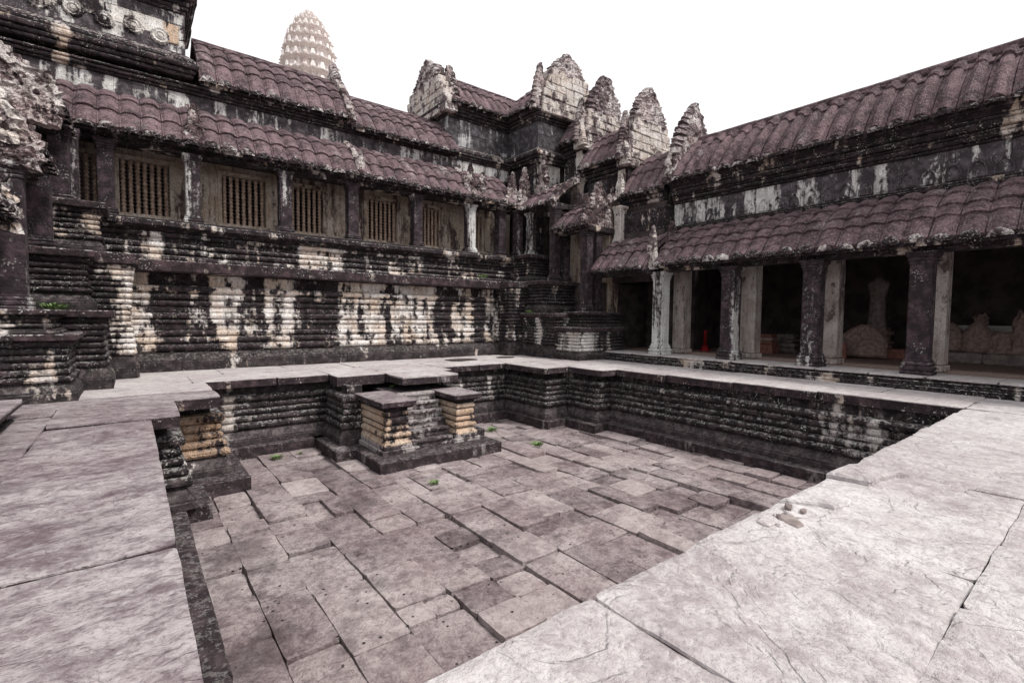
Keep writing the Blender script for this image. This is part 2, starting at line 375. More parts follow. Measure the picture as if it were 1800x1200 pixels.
# --- roofs of ribbed stone
def vault_curve(h0, z0, h1, z1, e=.6):
    def f(t):
        a = t * math.pi / 2
        return h0 + (h1 - h0) * ((1 - e) * t + e * (1 - math.cos(a))), z0 + (z1 - z0) * ((1 - e) * t + e * math.sin(a))
    return f
def to3(axis, s, h, z): return Vector((s, h, z)) if axis == 'X' else Vector((h, s, z))
def roof(parent, axis, s0, s1, eave, ridge, ribw=.46, courses=3, mat='roof', bulge=.075, e=.34, knobs=True, shell_back=None, part='roof', first=None, chev=0.0, ribf=.40):
    """ribbed stone vault: shell, one tile object per rib and course, carved knobs along the eave"""
    if s1 < s0: s0, s1 = s1, s0
    f = vault_curve(*eave, *ridge, e); inward = 1 if ridge[0] > eave[0] else -1
    N = 10; crv = [f(i / N) for i in range(N + 1)]
    if shell_back: crv = crv + [(h, z) for h, z in (vault_curve(*shell_back, *ridge, e)(1 - i / N) for i in range(1, N + 1))]
    v, fc = [], []
    for s in (s0, s1):
        for h, z in crv: v.append(to3(axis, s, h, z - .02))
        for h, z in crv: v.append(to3(axis, s, h, z - .15))
    n = len(crv)
    for i in range(n - 1):
        a, b = i, 2 * n + i
        fc += [(a, a + 1, b + 1, b), (n + a, n + b, n + b + 1, n + a + 1), (a, n + a, n + a + 1, a + 1), (b, b + 1, n + b + 1, n + b)]
    fc += [(0, 2 * n, 3 * n, n), (n - 1, 2 * n - 1, 4 * n - 1, 3 * n - 1)]
    cpt, vv = centred(v)
    me_ = make_mesh(part, vv, fc, mat); me_.materials.append(MAT['cornice']); me_.polygons[len(fc) - 2].material_index = 1
    shell = add(part, me_, parent, cpt)
    count = max(1, int(round((s1 - s0) / ribw))); w = (s1 - s0) / count
    edges = [0] + [(c + 1) / courses + (.06 if c == 0 else 0) for c in range(courses - 1)] + [1]
    if first: edges = [0, first] + [first + (1 - first) * (c + 1) / (courses - 1) for c in range(courses - 1)]
    NW, NTT = 16, (26 if chev else 5)
    variants = []
    for c in range(courses):
        opts = []
        for var in range(3):
            sd = rnd() * 40
            v, fc = [], []
            for k in range(NTT + 1):
                u = k / NTT; t = edges[c] + (edges[c + 1] - edges[c]) * u
                h, z = f(t); h2, z2 = f(min(1, t + .02)); h1_, z1_ = f(max(0, t - .02))
                tx, tz = h2 - h1_, z2 - z1_; l = math.hypot(tx, tz); nh, nzv = -tz / l * inward, abs(tx) / l
                if inward < 0: nh = tz / l
                for i in range(NW + 1):
                    q = i / NW
                    b = bulge * math.sqrt(max(0, 1 - ((q - .5) / ribf) ** 2))
                    if chev and abs(q - .5) < ribf * .9: b += chev * (((u * 13 - abs(q - .5) * 3.0) % 1.0) - .5)
                    lift = b + .055 * (1 - u) + .010 * nz((q * 3, u * 3, c), 1.3, sd)
                    v.append(to3(axis, w * (q - .5) * .955, h + nh * lift, z + nzv * lift))
            W1 = NW + 1
            for i in range(NW + 1):
                h, z = f(edges[c]); v.append(to3(axis, w * (i / NW - .5) * .955, h, z - .01))
            base = (NTT + 1) * W1
            for k in range(NTT):
                for i in range(NW): a = k * W1 + i; fc.append((a, a + 1, a + W1 + 1, a + W1))
            for i in range(NW): fc.append((base + i, base + i + 1, i + 1, i))
            flip = (axis == 'Y') != (inward < 0)
            if flip: fc = [x[::-1] for x in fc]
            h, z = f((edges[c] + edges[c + 1]) / 2); o = to3(axis, 0, h, z)
            opts.append((o, make_mesh('roof_tile', [p - o for p in v], fc, mat, False)))
        variants.append(opts)
    for i in range(count):
        for c in range(courses):
            o, me = random.choice(variants[c])
            loc = o + to3(axis, s0 + w * (i + .5), 0, 0) + Vector((U(-.008, .008), U(-.008, .008), U(-.010, .010)))
            add('roof_tile', me, shell, loc, (U(-.012, .012), U(-.012, .012), 0))
    if knobs:
        h, z = f(0)
        for i in range(count):
            o = to3(axis, s0 + w * (i + .5), h - .06 * inward, z - .10)
            ang = (0 if axis == 'X' else -math.pi / 2) + (math.pi if inward < 0 else 0)
            add('eave_knob', random.choice(KNOBS), shell, o, (U(-.06, .06), U(-.06, .06), ang + U(-.06, .06))).scale = (w / .46 * U(.82, 1.05), U(.75, 1.05), U(.6, .98))
    return shell
def knob_mesh():
    """lobed palmette closing the end of a roof rib; faces -Y"""
    v, f = [], []; R, S = 4, 11; sd = rnd() * 30
    for k in range(R + 1):
        t = k / R
        for i in range(S):
            a = math.pi * (i / (S - 1)); lob = 1 + .10 * abs(math.sin(a * 3.5))
            r = (1 - t) * lob
            x = .20 * r * math.cos(a) + (0 if t < 1 else 0); z = .02 + .235 * r * math.sin(a)
            y = -.10 * math.sqrt(max(0, 1 - (1 - t) ** 2)) - .02 + .02 * math.sin(a * 7) * (t * (1 - t) * 4)
            p = Vector((x, y, z)); p += Vector((nz(p, 14, sd), nz(p, 14, sd + 3), nz(p, 14, sd + 6))) * .030
            v.append(p)
    for i in range(S): p = v[i].copy(); p.y = .10; v.append(p)
    for k in range(R):
        for i in range(S - 1): a = k * S + i; f.append((a, a + 1, a + S + 1, a + S))
    b = (R + 1) * S
    for i in range(S - 1): f.append((b + i, b + i + 1, i + 1, i))
    return make_mesh('eave_knob', v, f, 'antefix')
KNOBS = [knob_mesh() for _ in range(5)]

# --- leaf-shaped carved pediments and finials; plane 'X' = faces +-X, 'Y' = faces +-Y
def leaf_mesh(name, W, H, T, plane, mat, rows=None, cols=None, teeth=9, sharp=.75, relief=.06, crumble=.03, spike=.30):
    sd = rnd() * 60; v, f = [], []
    rows = rows or max(18, min(54, int(H / .04))); cols = cols or max(12, min(36, int(W / .05)))
    def half(t):
        w = (1 - t) ** sharp * (1 + .16 * math.sin(t * math.pi)) if t < 1 else 0
        fr = (t * teeth + .3) % 1.0
        return W / 2 * max(.012, w * (1 + spike * .4 - spike * fr * (.6 + .8 * abs(nz((t * 5, 0, 0), 2, sd)))))
    for side in (-1, 1):
        for k in range(rows + 1):
            t = k / rows; hw = half(t)
            for i in range(cols + 1):
                q = -1 + 2 * i / cols
                x = hw * q; e = abs(q)
                z = H * (t + .6 / teeth * e ** 3 * (1 if 0 < t < .97 else 0)) 
                y = T / 2 * (1 - .65 * e ** 4) * (1 - .45 * t)
                y += relief * (nz((x, z, side * 3), 3.2, sd) + .8 * nz((x, z, side), 8, sd + 5) + .6 * nz((x, z, side), 19, sd + 8))
                if .72 < e < .9: y += relief * .7
                p = Vector((x + crumble * (nz((x, z, 1), 6, sd) + .6 * nz((x, z, 1), 17, sd)), y * side, z + crumble * (nz((x, z, 2), 6, sd) + .6 * nz((x, z, 2), 17, sd))))
                v.append(Vector((p.x, p.y, p.z)) if plane == 'Y' else Vector((p.y, -p.x, p.z)))
    W1 = cols + 1; S = (rows + 1) * W1
    for k in range(rows):
        for i in range(cols):
            a = k * W1 + i
            f.append((a, a + 1, a + W1 + 1, a + W1)); b = S + a; f.append((b, b + W1, b + W1 + 1, b + 1))
        for i, fl in ((0, 1), (cols, 0)):
            a = k * W1 + i; q = (a, a + W1, S + a + W1, S + a); f.append(q if fl else q[::-1])
    top = rows * W1
    for i in range(cols): f.append((top + i, top + i + 1, S + top + i + 1, S + top + i)); f.append((i + 1, i, S + i, S + i + 1))
    return make_mesh(name, v, f, mat)
def masonry_gable(parent, plane, cx, cy, z0, W, H, T, mat, crown=.5, ch=.34):
    """gable wall of big worn blocks in stepped courses, its top third a crumbling carved crown"""
    z = z0; t = 0
    while z < z0 + H * (1 - crown):
        t = (z - z0) / H; w = W * (1 - t) ** .62 * (1 + .12 * math.sin(t * math.pi)); s = -w / 2 + U(-.08, .08); end = w / 2 + U(-.08, .08)
        while s < end - .15:
            l = min(U(.45, .95), end - s)
            if end - s - l < .2: l = end - s
            th = T * U(.88, 1.0)
            me = box_mesh('gable_block', l - .012 if plane == 'Y' else th, th if plane == 'Y' else l - .012, ch - .01, mat, .035, .022)
            o = s + l / 2
            add('gable_block', me, parent, (cx + o, cy, z) if plane == 'Y' else (cx, cy + o, z)); s += l
        z += ch * U(.9, 1.1)
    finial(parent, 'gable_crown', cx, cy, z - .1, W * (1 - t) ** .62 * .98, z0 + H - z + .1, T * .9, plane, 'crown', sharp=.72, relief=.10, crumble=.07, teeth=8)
def finial(parent, name, x, y, z, W, H, T, plane, mat='finial', rz=0.0, **k):
    return add(name, leaf_mesh(name, W, H, T, plane, mat, **k), parent, (x, y, z), (0, 0, rz))
def gable_band(parent, name, axis, s, eave, ridge, width=.26, raise_=.16, mat='finial', e=.34):
    """jagged carved strip that follows the vault's edge at the end of a roof"""
    f = vault_curve(*eave, *ridge, e); inward = 1 if ridge[0] > eave[0] else -1
    v, fc = [], []; N = 26; sd = rnd() * 30
    for i in range(N + 1):
        t = i / N; h, z = f(t); h2, z2 = f(min(1, t + .03)); h1_, z1_ = f(max(0, t - .03)); tx, tz = h2 - h1_, z2 - z1_
        l = math.hypot(tx, tz); nh, nv = -abs(tz) / l * inward, abs(tx) / l
        top = raise_ * (1 + .55 * (i % 2)) + .05 * nz((t * 9, 0, 0), 2, sd)
        for ss, hh in ((-.5, -.12), (-.5, top * .8), (-.15, top), (.2, top * .9), (.5, top * .6), (.5, -.12)):
            v.append(to3(axis, s + ss * width + .03 * nz((t * 8, ss, 1), 2, sd), h + nh * hh, z + nv * hh))
    for i in range(N):
        for j in range(6): a, b = i * 6 + j, i * 6 + (j + 1) % 6; fc.append((a, b, b + 6, a + 6))
    fc += [tuple(range(6)), tuple(N * 6 + j for j in range(5, -1, -1))]
    cpt, vv = centred(v)
    return add(name, make_mesh(name, vv, fc, mat), parent, cpt)

# --- pillars
PCACHE = {}
def pillar(parent, x, y, z0, z1, w, mat='pillar', name='pillar', bh=.36, chh=.30):
    key = (round(z1 - z0, 2), w, mat, rnd() < .5)
    if key not in PCACHE:
        H = z1 - z0; r = w / 2; sd = rnd() * 30
        sh = []
        for i in range(9):
            t = i / 8; sh.append((r * (1 + .012 * nz((t * 4, 0, 0), 1, sd)), bh + (H - bh - chh) * t))
        a = lathe_mesh('pillar', sh, mat, square=True)
        B = bh / .36
        b = lathe_mesh('pillar_base', [(r * q, z * B) for q, z in ((1.38, 0), (1.40, .05), (1.36, .07), (1.22, .085), (1.36, .11), (1.39, .15), (1.34, .19), (1.18, .205), (1.26, .225), (1.28, .26), (1.22, .285), (1.10, .30), (1.13, .325), (1.10, .352), (1.01, .36))], mat, square=True)
        cp = [(1.01, 0), (1.10, .012), (1.08, .05), (1.02, .065), (1.16, .09), (1.20, .13), (1.10, .15), (1.26, .175), (1.34, .22), (1.40, .235), (1.40, .30)]
        c = lathe_mesh('pillar_capital', [(r * q, z / .30 * chh) for q, z in cp], mat, square=True)
        PCACHE[key] = (a, b, c)
    a, b, c = PCACHE[key]
    p = add(name, a, parent, (x, y, z0), (0, 0, U(-.01, .01)))
    add('pillar_base', b, p, (x, y, z0)); add('pillar_capital', c, p, (x, y, z1 - chh))
    return p

# --- paving slab with uneven worn top
def slab(parent, name, x0, x1, y0, y1, ztop, th, mat, amp=.008, gap=.006, res=.22, edge=.015, side_mat=None, tilt=.004, terr=0.0, cap=26, grain='X'):
    x0 += gap; x1 -= gap; y0 += gap; y1 -= gap
    nx = max(2, min(cap, int((x1 - x0) / res))); ny = max(2, min(cap, int((y1 - y0) / res)))
    sd = rnd() * 80; cx, cy = (x0 + x1) / 2, (y0 + y1) / 2; v, f = [], []
    tx, ty = U(-tilt, tilt), U(-tilt, tilt); dz = U(-amp, amp) * .8
    def P(i, j):
        x = x0 + (x1 - x0) * i / nx; y = y0 + (y1 - y0) * j / ny; z = ztop + dz
        on = (i in (0, nx)) + (j in (0, ny))
        z += amp * (nz((x, y, 0), .9, sd) + .5 * nz((x, y, 0), 3.1, sd)) + (x - cx) * tx + (y - cy) * ty
        if terr:
            gx, gy = (.5, 1.5) if grain == 'X' else (1.5, .5)
            n_ = (nz((x * gx, y * gy, 0), 1.0, sd) + .5 * nz((x * gx, y * gy, 0), 2.5, sd) + .25 * nz((x * gx, y * gy, 0), 6, sd)) * 4.0
            fl_ = math.floor(n_); fr_ = n_ - fl_; z += terr * (fl_ + min(1, fr_ / .22)) * .5
        if on: z -= edge * (.5 + .6 * abs(nz((x, y, 3), 2.5, sd)))
        x += edge * .8 * nz((x, y, 5), 2.2, sd) if i in (0, nx) else 0
        y += edge * .8 * nz((x, y, 7), 2.2, sd) if j in (0, ny) else 0
        if on == 2: x += (cx - x) / abs(cx - x) * edge; y += (cy - y) / abs(cy - y) * edge
        return Vector((x, y, z))
    for j in range(ny + 1):
        for i in range(nx + 1): v.append(P(i, j))
    W = nx + 1
    for j in range(ny):
        for i in range(nx): a = j * W + i; f.append((a, a + 1, a + W + 1, a + W))
    ring = [i for i in range(nx + 1)] + [j * W + nx for j in range(1, ny + 1)] + [ny * W + i for i in range(nx - 1, -1, -1)] + [j * W for j in range(ny - 1, 0, -1)]
    b0 = len(v); ns = len(f)
    for q in ring: p = v[q].copy(); p.z -= edge * 1.2; p.x += (p.x - cx) * .002; v.append(p)
    b1 = len(v)
    for q in ring: p = v[q].copy(); p.z = ztop - th + .008 * nz(p, 3, sd); v.append(p)
    n = len(ring)
    for i in range(n):
        j = (i + 1) % n
        f.append((ring[j], ring[i], b0 + i, b0 + j)); f.append((b0 + j, b0 + i, b1 + i, b1 + j))
    f.append(tuple(b1 + i for i in range(n - 1, -1, -1)))
    cpt, vv = centred(v)
    me = make_mesh(name, vv, f, mat)
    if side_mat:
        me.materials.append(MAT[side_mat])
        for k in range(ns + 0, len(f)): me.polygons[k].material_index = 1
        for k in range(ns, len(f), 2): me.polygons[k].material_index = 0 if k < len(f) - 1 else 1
    return add(name, me, parent, cpt)

# ================================================================ SETTING
def structure(name, label=None, loc=(0, 0, 0)):
    o = bpy.data.objects.new(name, None); link(o, None, loc); return tag(o, label, None, None, 'structure')
gm = make_mesh('ground', [(-600, -600, -2.6), (600, -600, -2.6), (600, 600, -2.6), (-600, 600, -2.6)], [(0, 1, 2, 3)], 'earth')
tag(add('ground', gm), kind='structure')

# --- basin floor: worn laterite-and-sandstone blocks in strips
ZF = -1.9
bedv = [(.3, 1.6, ZF - .10), (12.2, 1.6, ZF - .10), (12.2, 13.7, ZF - .10), (.3, 13.7, ZF - .10)]
bed = add('basin_floor', make_mesh('basin_floor', bedv, [(0, 1, 2, 3)], 'floor_bed'))
tag(bed, 'worn stone floor of the sunken basin', kind='structure')
x = .50
while x < 11.75:
    w = U(.50, .92); 
    if x + w > 11.6: w = 11.85 - x
    y = 1.8 + U(0, .3)
    while y < 13.3:
        l = U(.55, 1.45) if rnd() < .8 else U(.35, .6)
        if y + l > 13.0: l = 13.45 - y
        halves = [(x, x + w)] if rnd() < .86 or w < .7 else [(x, x + w * .5), (x + w * .5, x + w)]
        for a, b in halves:
            inside_stair = a > 4.35 and b < 7.4 and y > 10.15
            corner = (b < 1.7 and y > 10.9) or (a > 10.3 and y > 11.3)
            if not inside_stair and not corner:
                slab(bed, 'paving_stone', a, b, y, y + l, ZF + U(-.036, .026) + (.035 if rnd() < .15 else 0) - (.04 if rnd() < .12 else 0), .16, 'floor', amp=.013, gap=random.choice((.002, .003, .006, .012, .020)), res=.10, edge=U(.006, .020), tilt=.024)
        y += l
    x += w

# --- courtyard paving: big slabs round the basin
pav = structure('courtyard_paving', 'pale worn sandstone paving round the sunken basin')
def run_x(xs, y0, y1, mat, th=.2, **k):
    for a, b in zip(xs, xs[1:]): slab(pav, 'paving_slab', a, b, y0, y1, 0, th, mat, side_mat='coping', **k)
def run_y(ys, x0, x1, mat, th=.2, **k):
    for a, b in zip(ys, ys[1:]): slab(pav, 'paving_slab', x0, x1, a, b, 0, th, mat, side_mat='coping', **k)
run_x([.22, 2.05, 4.05, 6.3, 8.6, 10.4, 12.1, 14.1], .52, 1.85, 'walk', amp=.010, gap=.002, edge=.014, res=.045, cap=56, terr=.014, grain='Y')
run_x([.22, 1.5, 3.6, 4.9, 7.1, 9.0, 11.2, 13.0, 14.1], -.95, .52, 'walk', amp=.012, gap=.002, edge=.014, res=.045, cap=56, terr=.018, grain='Y')
run_x([-.98, 1.1, 3.0, 5.3, 7.5, 9.5, 11.8, 14.1], -2.8, -.95, 'walk', amp=.012)
run_x([-5, -2, 1, 4, 7, 10, 14.1], -6, -2.8, 'walk')
for a, b, zt_ in ((-2.8, -.6, 0), (-.6, 1.35, -.03), (1.35, 4.03, -.022), (4.03, 7.35, .016), (7.35, 9.17, .004)):
    slab(pav, 'paving_slab', -.98, .22, a, b, zt_, .2, 'walk_left', side_mat='coping', amp=.011, edge=.010, gap=.004, res=.045, cap=72, terr=.012)
run_y([-2.8, -.2, 2.6, 5.2, 8.0, 10.2], -2.6, -.98, 'walk_left', amp=.011)
slab(pav, 'paving_slab', -.98, .60, 9.17, 10.86, .012, .2, 'walk_left', side_mat='coping')
slab(pav, 'paving_slab', -2.6, -.98, 10.2, 10.86, 0, .2, 'walk_left', side_mat='coping')
slab(pav, 'paving_slab', -2.6, 1.36, 10.86, 11.9, .0, .22, 'walk_left', side_mat='coping')
slab(pav, 'paving_slab', -1.2, 1.34, 11.9, 13.3, .0, .22, 'walk_far', side_mat='coping')
run_x([-1.0, 1.1, 2.9, 4.2, 5.55, 7.6, 9.1, 10.2, 12.0, 13.1, 14.2], 13.33, 14.75, 'walk_far')
run_x([-1.0, 1.9, 3.6, 5.4, 7.2, 9.3, 11.5, 14.2], 14.75, 16.45, 'walk_far')
run_x([10.12, 11.2, 12.3, 14.2], 11.28, 13.33, 'walk_far')
run_x([11.2, 12.3, 14.2], 9.83, 11.28, 'walk_far')
for (a, b), xi in zip(((1.85, 4.3), (4.3, 6.2), (6.2, 8.1), (8.1, 9.83)), (12.08, 12.0, 11.9, 11.82)):
    slab(pav, 'paving_slab', xi, 13.12, a, b, 0, .21, 'walk_far', side_mat='coping')
run_y([1.85, 3.4, 5.0, 7.2, 9.83], 13.12, 14.25, 'walk_far')
# solid masonry under the paving
core = structure('paving_bed', 'rubble bed under the courtyard paving')
for x0, x1, y0, y1 in ((-6, .1, -6, 13.5), (.1, 14.4, -6, 1.7), (-6, 14.4, 13.75, 16.5), (12.4, 14.4, 1.7, 13.75)):
    box(core, 'bed_block', x0, x1, y0, y1, -2.5, -.215, 'basin_low')

# ================================================================ BASIN WALL
bw = thing('basin_wall', 'dark moulded retaining wall stepping round the sunken basin', 'wall', (6, 13.3, ZF))
curb = [(.65, 2.15), (.65, 9.6), (1.04, 9.6), (1.04, 10.75), (1.83, 10.75), (1.83, 13.15), (3.75, 13.15)]
curb2 = [(8.0, 13.15), (10.1, 13.15), (10.1, 11.05), (10.93, 11.05), (10.93, 9.85), (11.5, 9.85), (11.5, 2.15)]
for pth in (curb, curb2):
    sweep(bw, 'curb_stone', pth, P_flat(0, ZF - .06, ZF + .25, .02), 'slab', 1.6, .55, .012, -1)
sweep(bw, 'curb_stone', [(11.5, 2.15), (.65, 2.15)], P_flat(0, ZF - .06, ZF + .25, .02), 'slab', 1.6, .4, .012, -1)
wall1 = [(.24, 2.0), (.24, 9.5), (.80, 9.5), (.80, 11.25), (1.60, 11.25), (1.60, 13.42), (4.3, 13.42)]
wall2 = [(7.5, 13.42), (10.22, 13.42), (10.22, 11.32), (11.2, 11.32), (11.2, 10.02), (11.80, 10.02), (11.80, 1.9)]
BAS = [('plinth_block', P_flat(.02, -1.655, -1.52), 'basin_low'), ('plinth_block', P_slope(0, -.13, -1.52, -1.30), 'basin_low'),
       ('moulding_block', P_torus(-.04, -1.30, -1.12, .085), 'basin'), ('moulding_block', P_torus(-.09, -1.115, -.95, .08), 'basin'),
       ('moulding_block', P_torus(-.15, -.945, -.80, .07), 'basin'), ('moulding_block', P_torus(-.17, -.795, -.62, .08), 'basin'),
       ('moulding_block', P_torus(-.12, -.615, -.43, .085), 'basin'), ('recess_block', P_flat(-.36, -.43, -.215), 'basin')]
for pth in (wall1, wall2):
    for nm, prof, mt in BAS:
        orange = []
        if pth is wall1:
            sweep(bw, nm, pth[:4], prof, mt, 1.3, .45, .013, -1, (0, -1))
            mo = 'orange' if nm == 'moulding_block' and prof[0][1] < -.5 else mt
            sweep(bw, nm, pth[3:5], prof, mo, 1.3, .45, .010, -1, (-1, 1))
            sweep(bw, nm, pth[4:], prof, mt, 1.3, .45, .013, -1, (1, 0))
        else: sweep(bw, nm, pth, prof, mt, 1.25, .45, .014, -1)
for nm, prof, mt in BAS: sweep(bw, nm, [(11.8, 1.9), (.42, 1.9)], prof, mt, 2.2, .4, .01, -1)

# ================================================================ STAIR INTO THE BASIN
st = thing('basin_staircase', 'short stone staircase with two square cream-sided pedestals in the basin', 'staircase', (5.87, 10.6, ZF))
sweep(st, 'curb_stone', [(3.75, 13.15), (3.75, 11.45), (4.22, 11.45), (4.22, 10.0), (7.53, 10.0), (7.53, 11.45), (8.0, 11.45), (8.0, 13.15)],
      P_flat(0, ZF - .06, ZF + .25, .02), 'slab', 1.7, .5, .010, -1)
box(st, 'footing', 4.6, 7.15, 10.4, 13.3, ZF, ZF + .245, 'slab')
PED = [('moulding_block', P_flat(.03, -1.655, -1.55), 'stair'), ('moulding_block', P_flat(-.03, -1.55, -1.46), 'stair'), ('moulding_block', P_slope(-.04, -.10, -1.46, -1.32), 'cream'),
       ('moulding_block', P_mould(-.05, -1.32, -1.15), 'cream'), ('moulding_block', P_mould(-.09, -1.15, -1.0), 'cream'), ('moulding_block', P_torus(-.10, -1.0, -.80, .07), 'cream'),
       ('moulding_block', P_torus(-.09, -.80, -.67), 'cream'), ('recess_block', P_flat(-.12, -.67, -.57), 'dark')]
def pedestal(x0, x1, y0, y1, top):
    for nm, prof, mt in PED: sweep(st, nm, [(x0, y1), (x0, y0), (x1, y0), (x1, y1)], prof, mt, 2.5, .25, .010, -1)
    box(st, 'pedestal_core', x0 + .14, x1 - .14, y0 + .14, y1, -1.65, -.56, 'dark')
    box(st, 'pedestal_cap', x0 + .0, x1 - .0, y0, y1, -.575, -.52, 'dark', .02)
    slab(st, 'pedestal_cap', x0 - .06, x1 + .06, y0 - .06, y1 + .05, top, .13, 'walk_left', amp=.006, side_mat='coping')
pedestal(4.52, 5.30, 10.52, 12.2, -.40)
pedestal(6.46, 7.20, 10.55, 11.75, -.40)
for k in range(6):
    z = -1.655 + .205 * k; y = 10.68 + .175 * k
    sweep(st, 'step', [(6.44, y), (5.32, y)], P_flat(0, z, z + .075) + P_torus(.015, z + .08, z + .13, .02, 3) + P_flat(.045, z + .135, z + .203), 'stair', 3, 2.6 - .17 * k, .006, 1)
box(st, 'landing', 5.28, 7.3, 11.78, 13.3, -.62, -.415, 'slab')
FL = [(n_, [(d * .8, z) for d, z in p_], m_) for n_, p_, m_ in BAS]
for nm, prof, mt in FL:
    sweep(st, nm, [(4.02, 13.5), (4.02, 12.0), (4.7, 12.0)], prof, mt, 2.0, .4, .012, -1, (0, 0))
    sweep(st, nm, [(7.1, 12.0), (7.7, 12.0), (7.7, 13.5)], prof, mt, 2.0, .4, .012, -1, (0, 0))
slab(st, 'landing_slab', 4.18, 5.52, 12.68, 13.34, .0, .27, 'walk_far', side_mat='slab', amp=.006)
slab(st, 'landing_slab', 5.52, 7.62, 12.62, 13.34, .0, .25, 'walk_far', side_mat='slab', amp=.006)
slab(st, 'landing_slab', 5.50, 7.26, 11.62, 12.62, .0, .22, 'walk_far', side_mat='slab', amp=.006, edge=.03)

# ================================================================ RAISED GALLERY (back of the court)
ga = thing('raised_gallery', 'long gallery raised on a tall moulded base with baluster windows and pillars', 'gallery', (5, 18, 0))
XL, XR = -5.0, 13.8
def runA(nm, Y, prof, mt, x0=XL, x1=XR, blen=1.35, depth=.4, amp=.014, par=None):
    return sweep(par or ga, nm, [(x1, Y), (x0, Y)], prof, mt, blen, depth, amp, 1)
YA = 16.62
runA('plinth_block', YA, P_flat(.36, -.05, .27, .015), 'plinth', blen=2.0, depth=.5)
runA('plinth_block', YA, P_slope(.32, .12, .27, .50), 'plinth', blen=2.0)
z = .50
for h, d, ty in ((.235, .17, 't'), (.20, .11, 't'), (.19, .06, 't'), (.15, -.02, 'f'), (.15, .04, 't'), (.20, .065, 't'), (.15, -.02, 'f'), (.19, .05, 't'), (.20, .10, 't'), (.21, .15, 't'), (.33, -.05, 'f')):
    runA('moulding_block' if ty == 't' else 'recess_block', YA, P_mould(d, z, z + h) if ty == 't' else P_flat(d, z, z + h, .02), 'base', amp=.017)
    z += h
runA('ledge_slab', YA, P_flat(.50, 2.715, 3.02, .025), 'ledge', blen=2.1, depth=.7, amp=.02)
pu = [(XR, 17.12), (1.78, 17.12), (1.78, 16.95), (XL, 16.95)]
for h, d, ty in ((.20, .16, 't'), (.18, .10, 't'), (.16, .05, 't'), (.12, -.02, 'f'), (.17, .07, 't'), (.14, .16, 't')):
    pass
z = 3.02
for h, d, ty in ((.21, .16, 't'), (.19, .10, 't'), (.17, .05, 't'), (.11, -.03, 'f'), (.17, .08, 't')):
    sweep(ga, 'moulding_block', pu, P_mould(d, z, z + h) if ty == 't' else P_flat(d, z, z + h, .02), 'base_up', 1.35, .45, .016, 1); z += h
sweep(ga, 'cornice_block', pu, P_cyma(.10, .26, z, z + .12) + P_flat(.29, z + .12, 4.14, .02), 'cornice', 1.7, .45, .018, 1)
sweep(ga, 'floor_slab', [(XR + 1.5, 17.1), (XL, 17.1)], P_flat(.12, 4.14, 4.235, .015), 'plinth', 1.6, 5.5, .008, 1)
box(ga, 'base_core', XL, 19.0, 17.35, 23, -2.4, 4.13, 'inside')
box(ga, 'base_core', XL, 13.9, 16.85, 17.4, -.2, 3.0, 'inside')
FA, AA = 4.235, 6.24                                   # floor and architrave heights
for k, (xx, mt) in enumerate(((-.43, 'pillar'), (1.55, 'pillar_white'), (4.10, 'pillar'), (6.34, 'pillar'), (8.88, 'pillar'), (11.36, 'pillar_white'), (12.95, 'pillar'))):
    pillar(ga, xx, 17.45, FA, AA, .37, mt, bh=.24, chh=.24)
runA('architrave_block', 17.34, P_flat(.02, 6.23, 6.31) + P_flat(.07, 6.315, 6.38), 'cornice', blen=2.4, depth=.5, amp=.008)
runA('architrave_block', 17.34, P_cyma(.08, .20, 6.38, 6.47), 'cornice', blen=2.4, depth=.5, amp=.012)
EL, RL = (16.98, 6.50), (18.50, 7.92)
roof(ga, 'X', -3.4, 13.5, EL, RL, .465, 3, part='lower_roof', first=.30)
for xs in (1.62, 6.50, 11.2): gable_band(ga, 'roof_band', 'X', xs, EL, RL, .24, .12)
# wall with window openings
WIN = [(-1.55, -.62), (-.16, 1.06), (2.45, 3.76), (4.56, 5.68), (7.32, 8.60), (9.66, 10.52), (12.05, 12.75)]
YW = 18.62; zs, zt = 4.55, 6.12
edges = [-5.0] + [q for w_ in WIN for q in w_] + [14.4]
for i in range(0, len(edges), 2): box(ga, 'wall_panel', edges[i] + .002, edges[i + 1] - .002, YW, YW + .45, zs, zt, 'tan')
box(ga, 'wall_base', -5, 14.4, YW - .03, YW + .45, FA, zs - .002, 'tan'); box(ga, 'wall_head', -5, 14.4, YW - .02, YW + .45, zt + .002, 7.6, 'tan')
BAL = lathe_mesh('baluster', [(.062, 0), (.062, .10)] + [(r_, .10 + .113 * k + dz) for k in range(12) for r_, dz in ((.036, .008), (.066, .03), (.070, .055), (.042, .075), (.056, .095), (.036, .108))] + [(.062, 1.47), (.062, 1.57)], 'baluster', 10)
